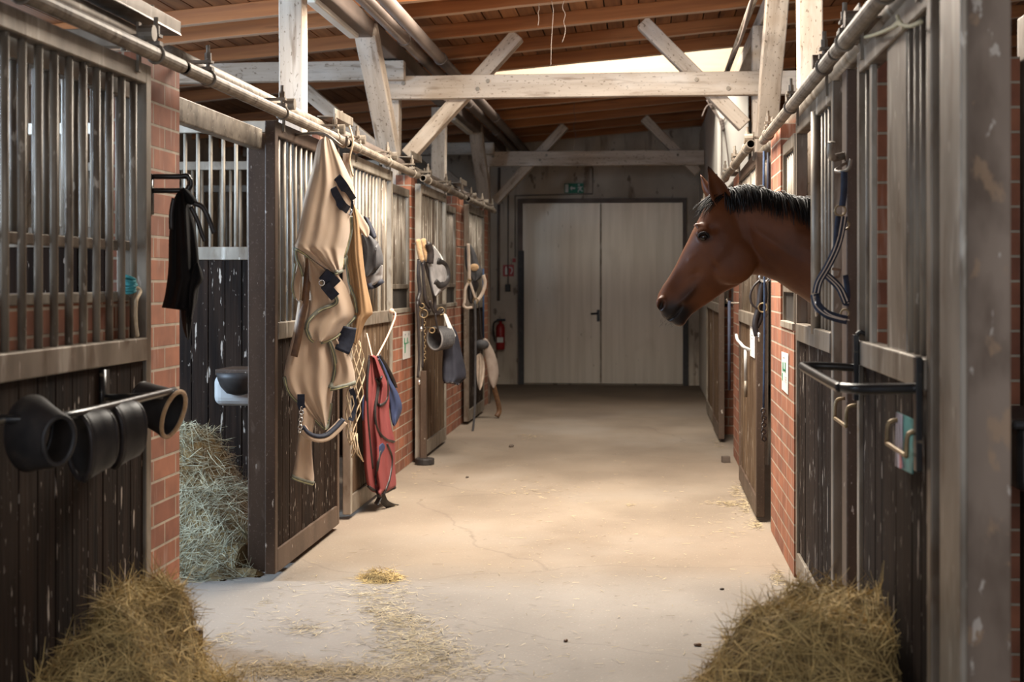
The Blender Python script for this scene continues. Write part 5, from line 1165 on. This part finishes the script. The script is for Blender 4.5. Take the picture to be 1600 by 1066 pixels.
# ================================================================== hay and straw
def blades(mb, pts, L=(.08, .2), w=.0028, curl=.5, lay=.55, ok=None):
    """thin bent hay stalks; pts = [(point, normal)]"""
    vs = []; fs = []
    for p, nn in pts:
        t = Vector((rnd.gauss(0, 1), rnd.gauss(0, 1), rnd.gauss(0, 1))); t = t-nn*t.dot(nn)
        if t.length < 1e-3: continue
        t = (t.normalized()+nn*rnd.uniform(-.05, lay)).normalized(); l = rnd.uniform(*L); q = Vector(p)-t*l*.4; sd = t.cross(nn); sd = sd.normalized() if sd.length > 1e-4 else t.orthogonal()
        sd = (sd+nn*rnd.uniform(-.8, .8)).normalized(); bend = (nn*rnd.uniform(-curl, curl*.3)+sd*rnd.uniform(-curl, curl)); o = len(vs); ww = w*rnd.uniform(.6, 1.4)
        for i in range(4):
            hw = ww*(1, 1, .8, .3)[i]/2; q2 = Vector(q); q2.z = max(q2.z, .004); vs += [q2+sd*hw, q2-sd*hw]; t = (t+bend*.33).normalized(); q = q+t*l/3
        if ok and not all(ok(q3.x, q3.y) for q3 in vs[o:]): del vs[o:]; continue
        for i in range(3): fs.append((o+2*i, o+2*i+1, o+2*i+3, o+2*i+2))
    mb.add(vs, fs)
def pile(name, lab, f, x0, x1, y0, y1, n, mat='hay', L=(.08, .2), w=.0028, lay=.55, ok=None):
    """heap whose height is f(x, y), covered with stalks"""
    nx = ny = 44; core = MB(); vs = []; fs = []
    P = lambda i, j: (x0+(x1-x0)*i/nx, y0+(y1-y0)*j/ny)
    for i in range(nx+1):
        for j in range(ny+1): x, y = P(i, j); vs.append((x, y, max(0.0, f(x, y)-.015)))
    for i in range(nx):
        for j in range(ny):
            ids = (i*(ny+1)+j, (i+1)*(ny+1)+j, (i+1)*(ny+1)+j+1, i*(ny+1)+j+1)
            if max(vs[k][2] for k in ids) > .002: fs.append(ids)
    hb = MB(); pts = []
    while len(pts) < n:
        x, y = rnd.uniform(x0, x1), rnd.uniform(y0, y1); z = f(x, y)
        if z <= .004: continue
        e = .01; nn = Vector((-(f(x+e, y)-f(x-e, y))/(2*e), -(f(x, y+e)-f(x, y-e))/(2*e), 1)).normalized()
        if rnd.random() > 1/max(nn.z, .25)/4+.2: continue
        pts.append((Vector((x, y, z-rnd.uniform(-.012, .03))), nn))
    blades(hb, pts, L, w, .6, lay, ok)
    vo = len(vs); allv = vs+hb.v; allf = fs+[tuple(k+vo for k in q) for q in hb.f]; m = MB().add(allv, allf)
    o = m.build(name, [M['haycore'], M[mat]], uv=False, fix=False); nf = len(fs)
    for i, p in enumerate(o.data.polygons): p.material_index = 0 if i < nf else 1
    tag(o, lab, 'hay', kind='stuff'); return o
def nz(x, y, s, k): return math.sin(x*s+k)*math.cos(y*s*1.13+k*1.7)+.5*math.sin((x+y)*s*2.1+k*2.3)
def g(x, y, cx, cy, rx, ry, p=2.0): return math.exp(-(((x-cx)/rx)**2+((y-cy)/ry)**2)**(p/2))
def left_heap(x, y):
    a = .40*g(x, y, -1.56, 4.36, .15, .22, 4)+.36*g(x, y, -1.62, 3.98, .22, .30, 3)+.24*g(x, y, -1.36, 4.15, .24, .36, 3)
    return max(0.0, min(a, .48)+.02*nz(x, y, 17, .3)-.03) if x < -1.0 and x > -1.72 else 0
def right_heap(x, y):
    a = .50*g(x, y, .60, 4.22, .20, .30, 4)+.42*g(x, y, .48, 3.95, .30, .34, 3)+.22*g(x, y, .22, 4.15, .24, .4, 3)
    return max(0.0, min(a, .52)+.02*nz(x, y, 15, 1.3)-.03) if x < .675 else 0
def stall_ok(x, y): return (x < -1.97 or (y < 6.70 and x < -1.84)) and y < 8.37 and not (x > -2.14 and 7.92 < y < 8.2)
def stall_heap(x, y):
    a = .52*g(x, y, -2.62, 7.75, .42, .34, 3)+.34*g(x, y, -2.35, 7.35, .40, .36, 3)+.16*g(x, y, -2.05, 6.95, .30, .34, 3)
    return max(0.0, a+.02*nz(x, y, 13, .9)-.03) if stall_ok(x, y) else 0
pile('hay_pile', 'golden hay heap on the floor below the boot rack, left foreground', left_heap, -1.74, -1.0, 3.3, 4.7, 9000, ok=lambda x, y: x > -1.735)
pile('hay_pile', 'golden hay heap against the nearest right door, right foreground', right_heap, -.1, .69, 3.35, 4.75, 9000, ok=lambda x, y: x < .688)
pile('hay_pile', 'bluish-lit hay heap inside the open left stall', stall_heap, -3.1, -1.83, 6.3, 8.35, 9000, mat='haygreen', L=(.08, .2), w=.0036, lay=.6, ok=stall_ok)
tuft = onZ(594, 905)
pile('hay_tuft', 'small flat tuft of hay on the concrete left of centre', lambda x, y: max(0, .045*g(x, y, tuft.x, tuft.y, .095, .10, 3)-.004), tuft.x-.2, tuft.x+.2, tuft.y-.2, tuft.y+.2, 420, mat='hay', L=(.04, .11), w=.0022)
def scatter(name, lab, paths, mat='straw', L=(.02, .06), w=.0022):
    hb = MB(); pts = []
    for (u, v, ru, rv, n) in paths:
        for k in range(int(n*1.5)):
            p = onZ(u+rnd.gauss(0, ru), v+rnd.gauss(0, rv)); p.z = .003+rnd.random()*.006; pts.append((p, Vector((0, 0, 1))))
    pts = [q for q in pts if -1.70 < q[0].x < .655]
    blades(hb, pts, L, w, .25, .06); o = hb.build(name, M[mat], uv=False, fix=False); tag(o, lab, 'straw', kind='stuff')
scatter('loose_straw', 'loose straw strewn over the concrete in the left foreground',
        [(590, 925, 40, 8, 130), (600, 950, 22, 12, 260), (625, 975, 22, 10, 260), (650, 1000, 35, 12, 420), (660, 1025, 45, 12, 480), (560, 1050, 90, 9, 620), (470, 1052, 70, 6, 330), (480, 985, 22, 6, 90), (400, 1045, 50, 8, 300), (340, 1000, 22, 12, 110), (700, 1050, 60, 12, 140), (560, 960, 90, 40, 160), (380, 930, 40, 18, 150)])
scatter('loose_straw', 'pale straw bits along the foot of the right stall doors',
        [(1188, 820, 9, 5, 200), (1165, 790, 6, 8, 150), (1140, 788, 18, 3, 130), (1150, 768, 5, 7, 90), (1215, 905, 6, 6, 80), (1235, 930, 5, 10, 110), (1125, 693, 6, 3, 60), (1130, 830, 30, 10, 25)])
scatter('loose_straw', 'scattered straw bits over the middle of the aisle', [(900, 780, 140, 60, 260), (830, 770, 40, 6, 70), (960, 950, 160, 60, 150), (985, 790, 5, 2, 25), (822, 682, 9, 2, 45), (660, 700, 30, 20, 60), (545, 800, 10, 8, 60), (640, 735, 8, 10, 60)], L=(.012, .045))
scatter('loose_straw', 'thin straw spilled at the open left stall doorway', [(330, 925, 14, 10, 160), (360, 905, 20, 6, 160), (310, 950, 8, 10, 110), (400, 900, 10, 4, 60), (440, 890, 12, 5, 30)], mat='hay')
bed = MB(); pts = [(Vector((rnd.uniform(.86, 2.0), rnd.uniform(3.2, 4.8), .004+rnd.random()*.02)), Vector((0, 0, 1))) for k in range(2200)]
blades(bed, pts, (.06, .16), .004, .4, .2); tag(bed.build('stall_bedding', M['hay'], uv=False, fix=False), 'hay bedding on the stall floor at the right edge', 'straw', kind='stuff')
# small lumps lying on the floor
def clod(u, v, s, lab, mat='darkblock', box=False):
    p = onZ(u, v); mb = MB()
    if box: mb.obox(p+Vector((0, 0, s*.5)), (1, .3, 0), (-.3, 1, 0), (0, 0, 1), s*1.2, s, s)
    else:
        R = Matrix.Rotation(u, 3, 'Z'); mb.ell(p+Vector((0, 0, s*.3)), s*.8, s*.5, s*.38, 10, 7, R)
    tag(mb.build('floor_lump', M[mat], bevel=.004 if box else 0, smooth=not box), lab, 'lump', 'small lumps on the floor')
clod(305, 1003, .05, 'dark block on the floor beside the foot of the left brick pier', box=True)
clod(1134, 723, .05, 'small dark block on the concrete near the open right door', box=True)
clod(799, 699, .035, 'dark clod on the concrete before the back door, left of middle')
clod(730, 747, .02, 'tiny dark clod on the concrete below the navy bag')
clod(884, 1003, .016, 'tiny brown clod on the near concrete, centre', 'brownleather')
clod(1128, 922, .014, 'tiny dark clod on the concrete left of the near right door')
clod(1090, 1010, .02, 'flat brown chip on the concrete left of the right hay heap', 'brownleather')
